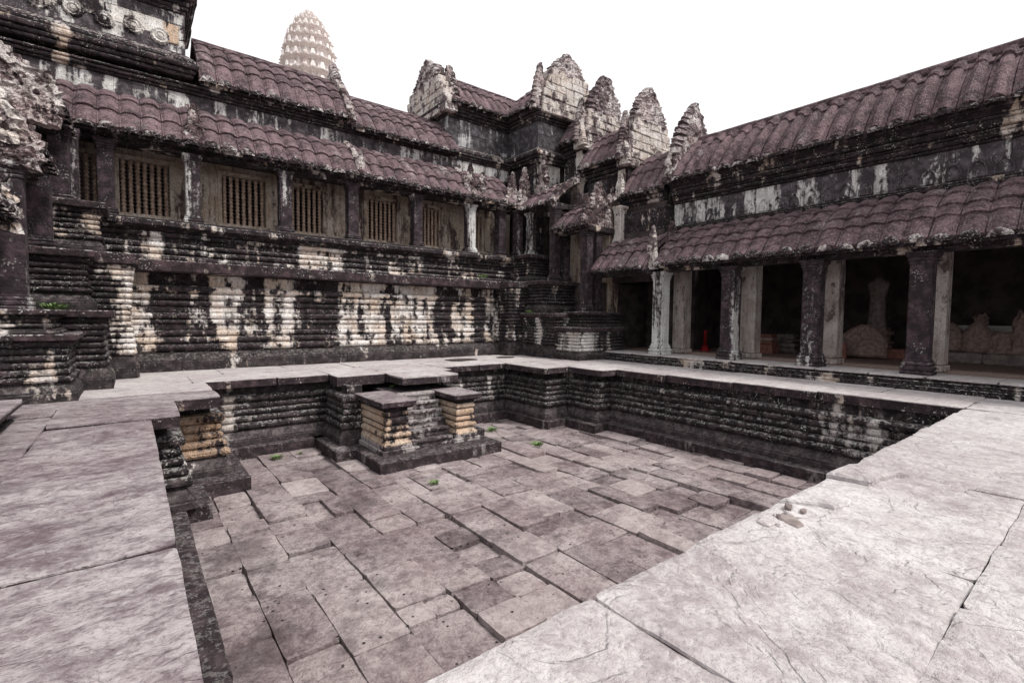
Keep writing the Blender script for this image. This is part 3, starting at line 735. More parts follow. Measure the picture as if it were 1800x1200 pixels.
for a, b in WIN:
    w = b - a; t = .11
    v, f = [], []
    def bar(x0, x1, z0, z1, y0=YW - .07, y1=YW + .2):
        k = len(v); v.extend([(x0, y0, z0), (x1, y0, z0), (x1, y1, z0), (x0, y1, z0), (x0, y0, z1), (x1, y0, z1), (x1, y1, z1), (x0, y1, z1)])
        f.extend([tuple(k + q for q in s_) for s_ in ((3, 2, 1, 0), (4, 5, 6, 7), (0, 1, 5, 4), (1, 2, 6, 5), (2, 3, 7, 6), (3, 0, 4, 7))])
    bar(a - t, a, zs, zt + .02); bar(b, b + t, zs, zt + .02); bar(a - t - .03, b + t + .03, zt + .022, zt + .12, YW - .10); bar(a - t - .05, b + t + .05, zs - .13, zs - .002, YW - .13)
    bar(a - t - .07, a - t - .002, zs + .01, zt, YW - .035); bar(b + t + .002, b + t + .07, zs + .01, zt, YW - .035)
    cpt, vv = centred(v); wn = add('window', make_mesh('window', vv, f, 'tan'), ga, cpt)
    nb = max(4, int(round(w / .175)))
    for k in range(nb):
        if (a, k) in ((-1.55, 1),): continue
        add('baluster', BAL, wn, (a + w * (k + .5) / nb, YW + .10, zs - .001), (0, 0, U(0, 6)))
# carved standing figures between the windows
def figure_mesh():
    v, f = [], []
    def ell(cx, cz, rx, rz, ry=.05, seg=8, rg=5):
        b = len(v)
        for j in range(rg + 1):
            ph = -math.pi / 2 + math.pi * j / rg
            for i in range(seg):
                th = 2 * math.pi * i / seg; v.append((cx + rx * math.cos(ph) * math.cos(th), ry * math.cos(ph) * math.sin(th), cz + rz * math.sin(ph)))
        for j in range(rg):
            for i in range(seg): q = (i + 1) % seg; f.append((b + j * seg + i, b + j * seg + q, b + (j + 1) * seg + q, b + (j + 1) * seg + i))
    ell(0, .94, .06, .085); ell(0, 1.06, .075, .07, .04); ell(0, 1.15, .03, .08, .03); ell(0, .70, .105, .17); ell(0, .50, .10, .12)
    ell(0, .27, .13, .27); ell(-.04, .04, .05, .05); ell(.05, .04, .05, .05); ell(-.15, .66, .035, .17, .035); ell(.14, .72, .035, .14, .035); ell(.19, .86, .03, .10, .03)
    ell(-.19, .42, .03, .16, .03); ell(.17, .36, .05, .20, .025); ell(-.13, .22, .04, .2, .025)
    return make_mesh('carved_figure', v, f, 'tan', True)
FIG = figure_mesh()
for xx in (1.42, 1.98, 6.25, 6.75, 11.05, 11.5, 9.05):
    add('carved_figure', FIG, ga, (xx, YW - .012, FA + .30), (0, 0, U(-.1, .1)))
# back of the gallery, with one lit opening behind the last window
pt = on_y(857, 408, 22.6)
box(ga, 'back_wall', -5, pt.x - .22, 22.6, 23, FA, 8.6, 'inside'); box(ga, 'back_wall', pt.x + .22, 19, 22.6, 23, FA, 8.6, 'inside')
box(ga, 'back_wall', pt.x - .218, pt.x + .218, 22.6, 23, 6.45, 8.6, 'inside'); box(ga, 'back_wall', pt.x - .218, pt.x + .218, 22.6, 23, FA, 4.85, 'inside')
# upper wall and cornice
runA('frieze_block', 18.56, P_flat(.06, 7.80, 7.92) , 'cornice', x1=14.3, blen=2.0, depth=.5, amp=.008)
runA('frieze_block', 18.56, P_flat(0, 7.92, 8.42), 'frieze_a', x1=14.3, blen=1.5, depth=.5, amp=.006)
for z0, z1, d in ((8.42, 8.50, .08), (8.50, 8.60, .15), (8.60, 8.68, .22)):
    runA('cornice_block', 18.56, P_torus(d, z0, z1, .04), 'cornice', x1=14.3, blen=1.9, depth=.6, amp=.014)
runA('cornice_block', 18.56, P_cyma(.22, .34, 8.68, 8.80), 'cornice', x0=1.9, x1=6.6, blen=1.6, depth=.6, amp=.02)
E2, R2_ = (18.20, 8.84), (20.2, 10.82)
E3, R3_ = (18.22, 8.62), (20.2, 10.42)
roof(ga, 'X', 1.85, 6.55, E2, R2_, .47, 4, part='upper_roof', shell_back=(22.4, 8.84))
roof(ga, 'X', 6.65, 11.3, E3, R3_, .47, 4, part='upper_roof', shell_back=(22.4, 8.62))
for a, b, zr in ((1.85, 6.55, 10.80), (6.65, 11.0, 10.40)):
    sweep(ga, 'ridge_stone', [(b, 20.2), (a, 20.2)], P_flat(.13, zr - .06, zr + .09, .03), 'roof', 1.1, .13, .02, 1)
gable_band(ga, 'roof_band', 'X', 6.60, (18.12, 8.7), (20.2, 10.98), .30, .16)
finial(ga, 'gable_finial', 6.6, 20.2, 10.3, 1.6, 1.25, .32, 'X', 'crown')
for xx, zz, h_, w_ in ((1.60, 6.45, 1.25, .55), (6.55, 6.6, .8, .4), (11.16, 6.40, 1.45, .62), (11.75, 6.6, 1.0, .5), (13.35, 6.4, 1.5, .7)):
    finial(ga, 'roof_finial', xx, 17.12, zz, w_, h_, .20, 'Y', teeth=9)

# ---- higher pavilion at the gallery's left end
pl = thing('rosette_pavilion', 'taller dark pavilion with a rosette-carved wall and one orange repair block', 'pavilion', (-1, 18.5, 8.6))
def runP(par, nm, Y, prof, mt, x0, x1, **k): return sweep(par, nm, [(x1 + .0, Y + 3.5), (x1, Y), (x0, Y)], prof, mt, k.get('blen', 1.4), k.get('depth', .5), k.get('amp', .014), 1)
for z0, z1, d in ((8.80, 8.92, .30), (8.92, 9.05, .36), (9.05, 9.22, .44), (9.22, 9.34, .36)):
    runP(pl, 'cornice_block', 18.56, P_torus(d, z0, z1, .05), 'cornice', -5, 1.42, amp=.02)
runP(pl, 'cornice_block', 18.56, P_slope(.32, .10, 9.34, 9.56), 'ledge', -5, 1.42)
runP(pl, 'wall_block', 18.62, P_flat(0, 9.56, 10.02), 'frieze_a', -5, 1.55, blen=.75)
runP(pl, 'wall_block', 18.62, P_flat(.008, 10.02, 10.48), 'dark_white', -5, 1.55, blen=.62)
runP(pl, 'wall_block', 18.62, P_flat(0, 10.48, 10.80), 'frieze_a', -5, 1.55, blen=.8)
for z0, z1, d in ((10.80, 10.90, .06), (10.90, 11.02, .12), (11.02, 11.16, .20), (11.16, 11.35, .30), (11.35, 11.5, .40)):
    runP(pl, 'cornice_block', 18.62, P_torus(d, z0, z1, .05), 'cornice', -5, 1.52, amp=.02)
roof(pl, 'X', -5, 1.6, (18.15, 11.52), (20.2, 13.3), .47, 3, shell_back=(22.3, 11.52))
box(pl, 'wall_core', -5, 1.4, 18.75, 22.3, 8.6, 11.5, 'inside')
def rosette_mesh(R=.24, pet=14):
    v = [(0, -.075, 0)]; f = []
    rings = ((.22, -.07), (.30, -.03), (.42, -.065), (.60, -.03), (.80, -.06), (1.0, 0.02)); S = pet * 2
    for r, y in rings:
        for i in range(S): a = 2 * math.pi * i / S; q = r * (1 + (.10 if i % 2 and r > .5 else 0)); v.append((R * q * math.cos(a), y, R * q * math.sin(a)))
    for i in range(S): f.append((0, 1 + (i + 1) % S, 1 + i))
    for k in range(len(rings) - 1):
        for i in range(S): a, b = 1 + k * S + i, 1 + k * S + (i + 1) % S; f.append((a, b, b + S, a + S))
    return make_mesh('rosette', v, f, 'dark_white')
ROS = rosette_mesh()
for k, xx in enumerate((-2.45, -1.75, -1.05, -.38, .28, .92)):
    add('rosette', ROS, pl, (xx, 18.60, 9.98 if k % 2 else 10.05))
box(pl, 'repair_block', 1.02, 1.38, 18.585, 18.75, 9.86, 10.42, 'cream', .01)

# ================================================================ COLONNADE GALLERY (right of the court)
gb = thing('colonnade_gallery', 'open gallery of dark square pillars under two tiers of ribbed stone roof', 'gallery', (15, 4, 0))
YB0, YB1 = -4.5, 10.75
def runB(nm, X, prof, mt, y0=YB0, y1=YB1, blen=1.5, depth=.5, amp=.012, par=None):
    return sweep(par or gb, nm, [(X, y0), (X, y1)], prof, mt, blen, depth, amp, 1)
runB('step_block', 14.22, P_flat(0, -.05, .05) + P_torus(.02, .055, .10, .02, 3), 'cornice', y1=12.9, blen=1.7, amp=.01)
runB('step_block', 14.30, P_flat(0, .10, .15) + P_torus(.02, .155, .205, .02, 3), 'cornice', y1=12.9, blen=1.7, amp=.01)
runB('step_block', 14.37, P_flat(0, .205, .225) + P_torus(.03, .23, .28, .03, 3), 'cornice', y1=12.9, blen=1.7, amp=.012)
ys = [YB0, -2.6, -1.0, .6, 1.7, 2.9, 4.0, 5.2, 6.4, 7.5, 8.8, 10.0, 11.2, 13.2]
for a, b in zip(ys, ys[1:]):
    slab(gb, 'floor_slab', 14.335, 15.6, a, b, .315, .05, 'walk_far', amp=.004)
box(gb, 'floor', 15.6, 22.6, YB0, 13.5, -.1, .306, 'brownstone')
box(gb, 'floor_core', 14.6, 15.62, YB0, 13.5, -.3, .19, 'inside')
FB, AB = .31, 3.22
YP = [10.42, 7.86, 5.50, 3.15, .80, -1.55]
for k, yy in enumerate(YP):
    pillar(gb, 14.90, yy, FB, AB, .43, 'pillar_white' if k == 0 else 'pillar')
    p = box(gb, 'pier', 15.92, 16.42, yy - .27, yy + .20, FB + .16, 3.5, 'pier', .03)
    q = box(p, 'pier_foot', 15.88, 16.46, yy - .31, yy + .24, FB, FB + .155, 'pier', .02)
runB('architrave_block', 14.74, P_flat(0, 3.20, 3.28) + P_flat(.04, 3.285, 3.34), 'cornice', blen=2.35, depth=.36, amp=.008)
runB('architrave_block', 14.74, P_cyma(.06, .22, 3.34, 3.43), 'cornice', blen=2.35, depth=.36, amp=.012)
ELB, RLB = (14.40, 3.46), (16.02, 4.84)
roof(gb, 'Y', YB0, 10.45, ELB, RLB, .46, 4, part='lower_roof', bulge=.06)
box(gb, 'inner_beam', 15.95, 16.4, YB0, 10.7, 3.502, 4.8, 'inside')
runB('frieze_block', 16.06, P_flat(.10, 4.84, 4.93) + P_torus(.07, 4.935, 5.0, .03, 3), 'cornice', blen=1.9, amp=.008)
runB('frieze_block', 16.06, P_flat(0, 5.0, 5.80), 'frieze_b', blen=1.55, amp=.006)
for z0, z1, d in ((5.80, 5.88, .07), (5.88, 6.0, .15), (6.0, 6.08, .18), (6.08, 6.24, .28), (6.24, 6.33, .33)):
    runB('cornice_block', 16.06, P_torus(d, z0, z1, .045), 'cornice', blen=1.9, amp=.016)
runB('cornice_block', 16.06, P_cyma(.34, .48, 6.33, 6.50), 'cornice', blen=1.6, amp=.022)
EUB, RUB = (15.58, 6.60), (17.22, 8.24)
roof(gb, 'Y', YB0, 10.62, EUB, RUB, .455, 2, part='upper_roof', shell_back=(19.1, 6.6), bulge=.13, first=.70, chev=.035, ribf=.30)
yy = YB0
while yy < 10.4:
    l = U(.8, 1.7); sweep(gb, 'ridge_stone', [(17.3, yy), (17.3, min(10.55, yy + l))], P_flat(.22, 8.20, 8.43 + U(-.015, .02), .05), 'roof', 9, .14, .014, 1); yy += l
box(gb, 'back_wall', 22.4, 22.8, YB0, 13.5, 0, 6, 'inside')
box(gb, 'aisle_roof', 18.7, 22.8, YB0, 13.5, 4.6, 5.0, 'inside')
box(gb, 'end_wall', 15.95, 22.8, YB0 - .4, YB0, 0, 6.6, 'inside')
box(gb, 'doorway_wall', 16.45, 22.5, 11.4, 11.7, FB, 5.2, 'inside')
def arch_mesh(W=.36, H=.40):
    v, f = [], []; S = 13
    rings = ((1.0, .03), (.98, -.045), (.86, -.05), (.80, -.015), (.62, -.02), (.5, -.05), (.28, -.055), (.05, -.03))
    for r, y in rings:
        for i in range(S): a = math.pi * i / (S - 1); lob = 1 + .06 * abs(math.sin(a * 3)); v.append((y, -W / 2 * r * math.cos(a) * lob, .02 + H * r * math.sin(a) * lob * (1 if r > .6 else .9)))
    for k in range(len(rings) - 1):
        for i in range(S - 1): a = k * S + i; f.append((a, a + 1, a + S + 1, a + S))
    return make_mesh('medallion', v, f, 'frieze_b')
ARC = arch_mesh()
yy = -3.9
while yy < 10.5:
    add('medallion', ARC, gb, (16.055, yy, 5.02)).scale = (1, U(.95, 1.05), U(.95, 1.05)); yy += .455
gable_band(gb, 'roof_band', 'Y', 10.62, (15.5, 6.6), (17.3, 8.5), .24, .14)
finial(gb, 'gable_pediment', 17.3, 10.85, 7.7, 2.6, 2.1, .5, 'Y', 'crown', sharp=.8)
finial(gb, 'roof_finial', 15.62, 10.72, 6.5, .5, 1.1, .22, 'Y')
finial(gb, 'roof_finial', 14.45, 10.5, 3.3, .42, 1.45, .22, 'X', 'pale', teeth=5)
finial(gb, 'roof_finial', 15.5, 10.45, 4.3, .55, .75, .25, 'X', teeth=5)

# ================================================================ COVERED STAIRS AT THE TWO CORNERS
def moulded_block(par, x0, x1, y0, y1, z0, z1, mat, side, capmat='ledge', cap=.16):
    """moulded pedestal block: outward faces -Y and (side<0: -X, side>0: +X)"""
    h = z1 - z0 - cap; pl_ = min(.30, h * .16); n = max(3, int(h / .17)); hh = (h - 2 * pl_) / n
    pth = [(x0, y1), (x0, y0), (x1, y0)] if side < 0 else [(x0, y0), (x1, y0), (x1, y1)]
    sweep(par, 'plinth_block', pth, P_flat(.14, z0, z0 + pl_), 'plinth', 1.5, .4, .012, -1)
    sweep(par, 'plinth_block', pth, P_slope(.12, .02, z0 + pl_, z0 + 2 * pl_), 'plinth', 1.5, .4, .012, -1)
    z = z0 + 2 * pl_
    for k in range(n):
        u = abs((k + .5) / n * 2 - 1)
        sweep(par, 'moulding_block', pth, P_mould(.02 + .09 * u ** 1.5, z, z + hh), mat, 1.4, .4, .016, -1); z += hh
    sweep(par, 'ledge_slab', pth, P_flat(.17, z1 - cap, z1, .02), capmat, 1.9, .6, .016, -1)
    box(par, 'core', x0 + .3, x1 - .02 if side < 0 else x1 - .3, y0 + .3, y1, z0, z1 - .012, capmat)

sr = thing('covered_stairway', 'covered stairway stepping down in short roofs from the raised gallery to the colonnade', 'stairway', (14, 14, 0))
moulded_block(sr, 12.18, 15.5, 15.75, 17.2, -.03, 3.02, 'base', -1, cap=.26)
moulded_block(sr, 12.88, 15.5, 13.72, 15.8, -.03, 1.74, 'dark_white', -1)
moulded_block(sr, 12.95, 15.5, 12.5, 13.75, -.03, 1.22, 'dark_white', -1)
moulded_block(sr, 13.15, 15.5, 14.85, 15.8, 1.74, 3.06, 'dark', -1)
moulded_block(sr, 13.55, 15.5, 12.75, 13.85, 1.22, 1.80, 'dark', -1, cap=.12)
moulded_block(sr, 13.45, 15.5, 15.95, 17.2, 3.04, 4.24, 'base_up', -1)
for X_, Y_, z0, z1, mt, w in ((14.0, 16.55, 4.24, 6.12, 'pillar_white', .34), (13.75, 17.2, 4.24, 6.3, 'pillar', .34), (14.0, 15.02, 3.06, 6.1, 'pillar', .34), (14.05, 13.25, 1.80, 4.98, 'pillar', .36), (14.6, 13.25, 1.80, 4.98, 'pillar', .36), (14.6, 15.02, 3.06, 5.9, 'pillar', .32)):
    pillar(sr, X_, Y_, z0, z1, w, mt, bh=.28, chh=.26)
def half_roof(par, y0, y1, z, zt, xe=13.72, xr=15.3, sgn=1, ctr=0.0):
    X = lambda q: q if sgn > 0 else ctr - q
    sweep(par, 'architrave_block', [(X(xe + .16), y0), (X(xe + .16), y1)], P_flat(0, z - .24, z - .15) + P_cyma(.03, .14, z - .145, z - .03), 'cornice', 1.6, .36, .010, 1 if sgn > 0 else -1)
    roof(par, 'Y', y0, y1, (X(xe), z), (X(xr), zt), .42, 3)
half_roof(sr, 14.95, 17.05, 6.32, 7.45)
half_roof(sr, 13.05, 14.93, 5.16, 6.3)
half_roof(sr, 10.55, 13.03, 3.36, 4.62, 14.02, 15.5)
box(sr, 'architrave_block', 13.8, 15.3, 12.93, 13.3, 4.9, 5.14, 'cornice', .03); box(sr, 'architrave_block', 13.8, 15.3, 14.82, 15.2, 6.06, 6.3, 'cornice', .03)
for Y_, z, zt, xe, xr in ((13.0, 5.12, 6.4, 13.7, 15.3), (14.92, 6.3, 7.5, 13.7, 15.3)):
    gable_band(sr, 'roof_band', 'Y', Y_, (xe, z), (xr, zt), .22, .12)
for X_, Y_, zz, h_, w_, pln in ((13.85, 13.12, 5.1, 1.2, .55, 'Y'), (14.5, 13.10, 5.1, 1.75, 1.5, 'Y'), (13.95, 17.0, 6.3, 1.9, .8, 'Y'), (14.6, 16.5, 6.6, 2.3, .8, 'X')):
    finial(sr, 'roof_finial', X_, Y_, zz, w_, h_, .24, pln, teeth=11)
# walls rising behind the stair roofs
def wallY(par, nm, x, y0, y1, z0, z1, mat, **k): return sweep(par, nm, [(x, y0), (x, y1)], P_flat(0, z0, z1), mat, k.get('blen', 1.2), .4, .01, 1)
for z0, z1, mt in ((3.0, 3.9, 'inside'), (3.9, 4.9, 'inside'), (4.9, 5.7, 'dark')): wallY(sr, 'wall_block', 15.55, 10.8, 16.5, z0, z1, mt)
box(sr, 'wall_core', 15.3, 15.9, 13.2, 16.6, 0, 6.3, 'tan'); box(sr, 'wall_core', 18.0, 18.4, 11.0, 13.4, 0, 6.0, 'inside'); box(sr, 'vault_core', 15.9, 18.4, 11.0, 13.4, 5.0, 6.0, 'inside'); box(sr, 'wall_core', 16.0, 18.9, 12.9, 16.5, 5.0, 7.9, 'dark')  # deep wall and vault boxes added to close a gap leaking sky
box(sr, 'stair_mass', 15.0, 18.9, 13.3, 17.3, 0, 3.0, 'inside'); box(sr, 'stair_mass', 15.95, 18.9, 13.45, 17.3, 3.0, 5.2, 'inside')  # upper box added to block a sliver of sky under the stair roof
def upper_vault(par, y0, y1, z, zr, wallx=16.0, mat='frieze_a', wall_h=.95, courses=3):
    xe = wallx - .42
    wallY(par, 'wall_block', wallx, y0, y1, z - .55 - wall_h, z - .55, mat)
    for k, d in enumerate((.08, .16, .26)): sweep(par, 'cornice_block', [(wallx, y0), (wallx, y1)], P_torus(d, z - .55 + .15 * k, z - .40 + .15 * k, .05), 'cornice', 1.3, .5, .016, 1)
    sweep(par, 'cornice_block', [(wallx, y0), (wallx, y1)], P_cyma(.28, .40, z - .10, z - .0), 'cornice', 1.3, .5, .02, 1)
    roof(par, 'Y', y0, y1, (xe, z + .04), (17.3, zr), .42, courses, shell_back=(19.1, z + .04), part='upper_roof')
upper_vault(sr, 10.95, 12.95, 6.40, 8.25, wall_h=1.0, mat='slate')
upper_vault(sr, 12.98, 15.35, 8.00, 9.85, wall_h=1.6, mat='slate')
upper_vault(sr, 15.38, 16.6, 9.36, 11.2, wall_h=1.5, mat='dark_white')
box(sr, 'gable_wall', 15.9, 18.8, 13.0, 13.35, 6.6, 8.2, 'pale'); box(sr, 'gable_wall', 15.9, 18.8, 15.4, 15.75, 8.0, 9.5, 'pale')
# big pediments over each roof end
masonry_gable(sr, 'Y', 17.35, 13.02, 7.7, 3.3, 3.5, .55, 'pale')
masonry_gable(sr, 'Y', 17.3, 15.42, 9.0, 3.2, 3.5, .55, 'pale', .55)
for Y_, z in ((12.98, 8.0), (15.38, 9.36)):
    finial(sr, 'roof_finial', 15.72, Y_ - .08, z - .1, .75, 1.9, .35, 'Y', 'finial', teeth=13)
    finial(sr, 'roof_finial', 15.6, Y_ - .25, z - .35, .45, .9, .3, 'X', 'pale')
finial(sr, 'roof_finial', 15.55, 12.9, 6.4, .4, 1.0, .25, 'X', 'pale')
pillar(sr, 15.55, 15.3, 5.8, 7.6, .42, 'pale', name='pilaster'); pillar(sr, 15.5, 12.85, 4.4, 6.0, .34, 'pale', name='pilaster')

# ---- corner pavilion above the crossing
pc = thing('cross_pavilion', 'tall cross-shaped pavilion with pale block gables and slate-grey walls', 'pavilion', (15.5, 18.5, 8.6))
pp = [(17.9, 16.72), (14.45, 16.72), (14.45, 18.85), (11.05, 18.85), (11.05, 22.2)]
sweep(pc, 'wall_block', pp[:3] , P_flat(0, 4.3, 8.5), 'dark', 1.6, .4, .01, -1) if False else None
def runC(nm, prof, mt, blen=1.3, amp=.014): sweep(pc, nm, pp[::-1], prof, mt, blen, .5, amp, -1)
for z0, z1, d in ((8.50, 8.62, .12), (8.62, 8.76, .20), (8.76, 8.92, .28)): runC('cornice_block', P_torus(d, z0, z1, .05), 'cornice', amp=.018)
runC('cornice_block', P_slope(.24, .06, 8.92, 9.12), 'ledge')
runC('wall_block', P_flat(0, 9.12, 9.72), 'slate', 1.0); runC('wall_block', P_flat(.004, 9.72, 10.28), 'slate', .9)
for z0, z1, d in ((10.28, 10.38, .06), (10.38, 10.50, .13), (10.50, 10.62, .20), (10.62, 10.80, .30)): runC('cornice_block', P_torus(d, z0, z1, .05), 'cornice', amp=.02)
box(pc, 'wall_core', 14.7, 17.9, 17.0, 22, 4.3, 10.7, 'inside'); box(pc, 'wall_core', 11.3, 14.8, 19.1, 22, 8.3, 10.7, 'inside')
sweep(pc, 'wall_block', [(14.5, 16.75), (14.5, 18.8)], P_flat(0, 4.3, 8.5), 'dark', 1.0, .4, .012, 1)
sweep(pc, 'wall_block', [(15.9, 16.8), (14.5, 16.8)], P_flat(0, 6.2, 8.5), 'dark_white', 1.0, .4, .012, 1)
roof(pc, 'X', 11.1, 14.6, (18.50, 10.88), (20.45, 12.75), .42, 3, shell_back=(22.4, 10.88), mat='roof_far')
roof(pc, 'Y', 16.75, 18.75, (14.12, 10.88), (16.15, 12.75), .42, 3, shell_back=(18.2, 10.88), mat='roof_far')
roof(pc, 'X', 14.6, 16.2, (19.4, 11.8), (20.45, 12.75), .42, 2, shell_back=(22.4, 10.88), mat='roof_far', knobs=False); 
masonry_gable(pc, 'X', 11.05, 20.45, 10.4, 3.9, 2.75, .6, 'pale', .5)
finial(pc, 'gable_pediment', 11.35, 19.2, 10.7, 1.5, 1.9, .45, 'X', 'finial')
masonry_gable(pc, 'Y', 16.15, 16.7, 10.6, 3.6, 3.0, .7, 'pale', .34)
finial(pc, 'roof_finial', 14.45, 16.65, 10.7, .9, 2.0, .4, 'Y', 'finial'); None

# ---- the matching stair block at the court's left corner
sl = thing('covered_stairway', 'dark crumbling covered stairway with lichened gable fragments and no whole roof left', 'stairway', (-1.5, 13, 0))
moulded_block(sl, -4.5, .02, 15.12, 17.2, -.03, 3.02, 'base', 1, cap=.26)
moulded_block(sl, -4.5, -.45, 13.32, 15.2, -.03, 1.64, 'dark', 1, cap=.15)
moulded_block(sl, -4.5, -.92, 11.92, 13.4, -.03, 1.20, 'dark', 1, cap=.12)
moulded_block(sl, -4.5, -1.15, 11.95, 13.6, 1.20, 1.64, 'dark', 1, cap=.1)
moulded_block(sl, -4.5, -.75, 14.3, 15.5, 1.64, 2.95, 'dark', 1)
moulded_block(sl, -4.5, -.55, 15.5, 17.2, 2.96, 4.22, 'base_up', 1)
for X_, Y_, z0, z1, mt, w in ((-1.60, 12.3, 1.64, 4.2, 'pillar', .34), (-1.95, 12.3, 1.64, 4.2, 'pillar', .30), (-1.50, 14.75, 2.95, 4.95, 'pillar', .40), (-1.28, 16.3, 4.22, 6.1, 'pillar', .40), (-1.05, 16.75, 4.22, 6.2, 'pillar', .22)):
    pillar(sl, X_, Y_, z0, z1, w, mt, bh=.26, chh=.28)
CT = 12.72
half_roof(sl, 14.3, 16.6, 6.05, 7.1, 13.85, 15.3, -1, CT)
half_roof(sl, 12.35, 14.28, 4.55, 5.7, 14.0, 15.3, -1, CT)
half_roof(sl, 9.2, 11.6, 3.2, 4.3, 14.25, 15.7, -1, CT)
box(sl, 'wall_core', -3.2, -2.6, 12.4, 17.0, 1.2, 8.4, 'inside'); box(sl, 'wall_core', -5, -2.6, 17.0, 18.6, 4.2, 8.5, 'inside')
for X_, Y_, zz, h_, w_, pln, mt, sh in ((-1.55, 12.25, 4.1, .75, .75, 'Y', 'finial', .3), (-1.9, 12.2, 4.5, .9, .9, 'Y', 'pale', .3), (-1.42, 14.15, 5.45, 1.05, .75, 'Y', 'finial', .18), (-1.85, 14.1, 5.5, 1.0, .8, 'Y', 'finial', .25), (-1.30, 16.2, 6.0, .7, .5, 'Y', 'finial', .6), (-1.75, 11.5, 2.9, 1.0, .7, 'Y', 'dark', .5)):
    finial(sl, 'roof_finial', X_, Y_, zz, w_, h_, .34, pln, mt, crumble=.06, relief=.09, sharp=sh, teeth=5)
gable_band(sl, 'roof_band', 'Y', 12.35, (CT - 13.95, 4.5), (CT - 15.3, 5.8), .30, .12, 'finial'); gable_band(sl, 'roof_band', 'Y', 14.3, (CT - 13.85, 6.0), (CT - 15.3, 7.2), .30, .12, 'finial')
gable_band(sl, 'roof_band', 'Y', 11.6, (CT - 14.2, 3.15), (CT - 15.7, 4.4), .30, .12, 'dark')

tl = thing('step_pedestal', 'low moulded pedestal with a broad worn top slab beside the mauve paving', 'pedestal', (-2, 8.6, 0))
moulded_block(tl, -5.5, -1.52, 5.5, 10.15, -.03, .20, 'dark', 1, cap=.06)
for a, b in ((5.2, 7.4), (7.4, 10.38)): slab(tl, 'top_slab', -5.4, -1.30, a, b, .30, .10, 'walk_left', amp=.008, edge=.02, side_mat='coping')

# ================================================================ FAR TOWER
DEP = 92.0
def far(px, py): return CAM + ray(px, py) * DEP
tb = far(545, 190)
tw = thing('temple_tower', 'glare-paled lotus-bud temple tower rising behind the gallery roof', 'tower', tb)
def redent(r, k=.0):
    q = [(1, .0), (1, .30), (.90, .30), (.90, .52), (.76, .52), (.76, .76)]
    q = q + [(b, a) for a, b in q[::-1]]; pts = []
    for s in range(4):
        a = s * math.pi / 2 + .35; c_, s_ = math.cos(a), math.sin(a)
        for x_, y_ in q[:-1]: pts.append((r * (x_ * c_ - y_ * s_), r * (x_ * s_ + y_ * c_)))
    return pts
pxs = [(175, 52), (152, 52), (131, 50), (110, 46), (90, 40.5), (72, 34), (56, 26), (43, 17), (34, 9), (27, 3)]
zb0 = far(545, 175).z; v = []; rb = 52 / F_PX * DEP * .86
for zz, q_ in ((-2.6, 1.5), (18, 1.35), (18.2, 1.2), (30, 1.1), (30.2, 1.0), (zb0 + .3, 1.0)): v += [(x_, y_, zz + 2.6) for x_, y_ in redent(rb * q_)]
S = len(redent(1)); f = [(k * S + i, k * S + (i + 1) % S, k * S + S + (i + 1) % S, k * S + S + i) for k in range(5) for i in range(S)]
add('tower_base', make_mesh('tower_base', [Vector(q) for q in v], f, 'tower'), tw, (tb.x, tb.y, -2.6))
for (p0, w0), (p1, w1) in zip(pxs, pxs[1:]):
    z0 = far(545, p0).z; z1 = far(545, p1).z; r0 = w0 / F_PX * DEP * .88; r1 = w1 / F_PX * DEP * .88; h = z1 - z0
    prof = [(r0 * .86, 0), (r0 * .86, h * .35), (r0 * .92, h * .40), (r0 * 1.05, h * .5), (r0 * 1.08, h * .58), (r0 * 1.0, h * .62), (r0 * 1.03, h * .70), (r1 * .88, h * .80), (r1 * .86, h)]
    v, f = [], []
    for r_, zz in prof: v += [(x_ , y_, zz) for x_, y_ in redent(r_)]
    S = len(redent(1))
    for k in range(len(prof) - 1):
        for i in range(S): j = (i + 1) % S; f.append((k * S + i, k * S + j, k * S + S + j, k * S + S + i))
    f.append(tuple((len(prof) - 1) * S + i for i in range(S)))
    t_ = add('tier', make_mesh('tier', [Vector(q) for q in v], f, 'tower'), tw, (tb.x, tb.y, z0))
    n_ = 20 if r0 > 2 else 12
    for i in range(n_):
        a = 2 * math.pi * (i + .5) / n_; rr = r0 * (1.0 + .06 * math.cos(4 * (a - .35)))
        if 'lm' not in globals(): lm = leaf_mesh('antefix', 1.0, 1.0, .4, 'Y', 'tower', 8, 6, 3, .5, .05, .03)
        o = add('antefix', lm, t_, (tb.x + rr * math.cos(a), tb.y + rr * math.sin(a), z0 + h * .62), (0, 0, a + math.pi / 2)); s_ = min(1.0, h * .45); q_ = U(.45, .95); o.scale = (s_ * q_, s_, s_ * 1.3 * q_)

# ================================================================ THINGS INSIDE THE COLONNADE
FBZ = .308
def at(px, py): return on_z(px, py, FBZ)
p = at(1239, 617)
rs = thing('red_stand', 'slim red post on a splayed foot standing inside the colonnade', 'stand', p)
add('foot', lathe_mesh('foot', [(.20, 0), (.21, .05), (.15, .09), (.13, .20), (.09, .24)], 'red', 10), rs, p)
add('post', lathe_mesh('post', [(.065, .24), (.06, .75), (.075, .77), (.07, .80), (.03, .83)], 'red', 10), rs, p)
def fragment(name, label, cat, me, loc, rot=(0, 0, 0), group=None): return tag(add(name, me, None, loc, rot), label, cat, group)
def rough(name, sx, sy, sz, mat, amp=.03, ch=.04): return box_mesh(name, sx, sy, sz, mat, ch, amp)
p = Vector((19.0, 8.52, FBZ))
bk = thing('stone_pedestal', 'reddish moulded stone pedestal beside the stack of flat grey blocks', 'pedestal', p)
for z0, z1, w, mt in ((0, .34, .62, 'redstone'), (.342, .46, .52, 'redstone'), (.462, .60, .60, 'brownstone'), (.602, .72, .46, 'redstone')):
    add('pedestal_course', rough('pedestal_course', w, w, z1 - z0, mt, .008, .02), bk, (p.x, p.y, p.z + z0))
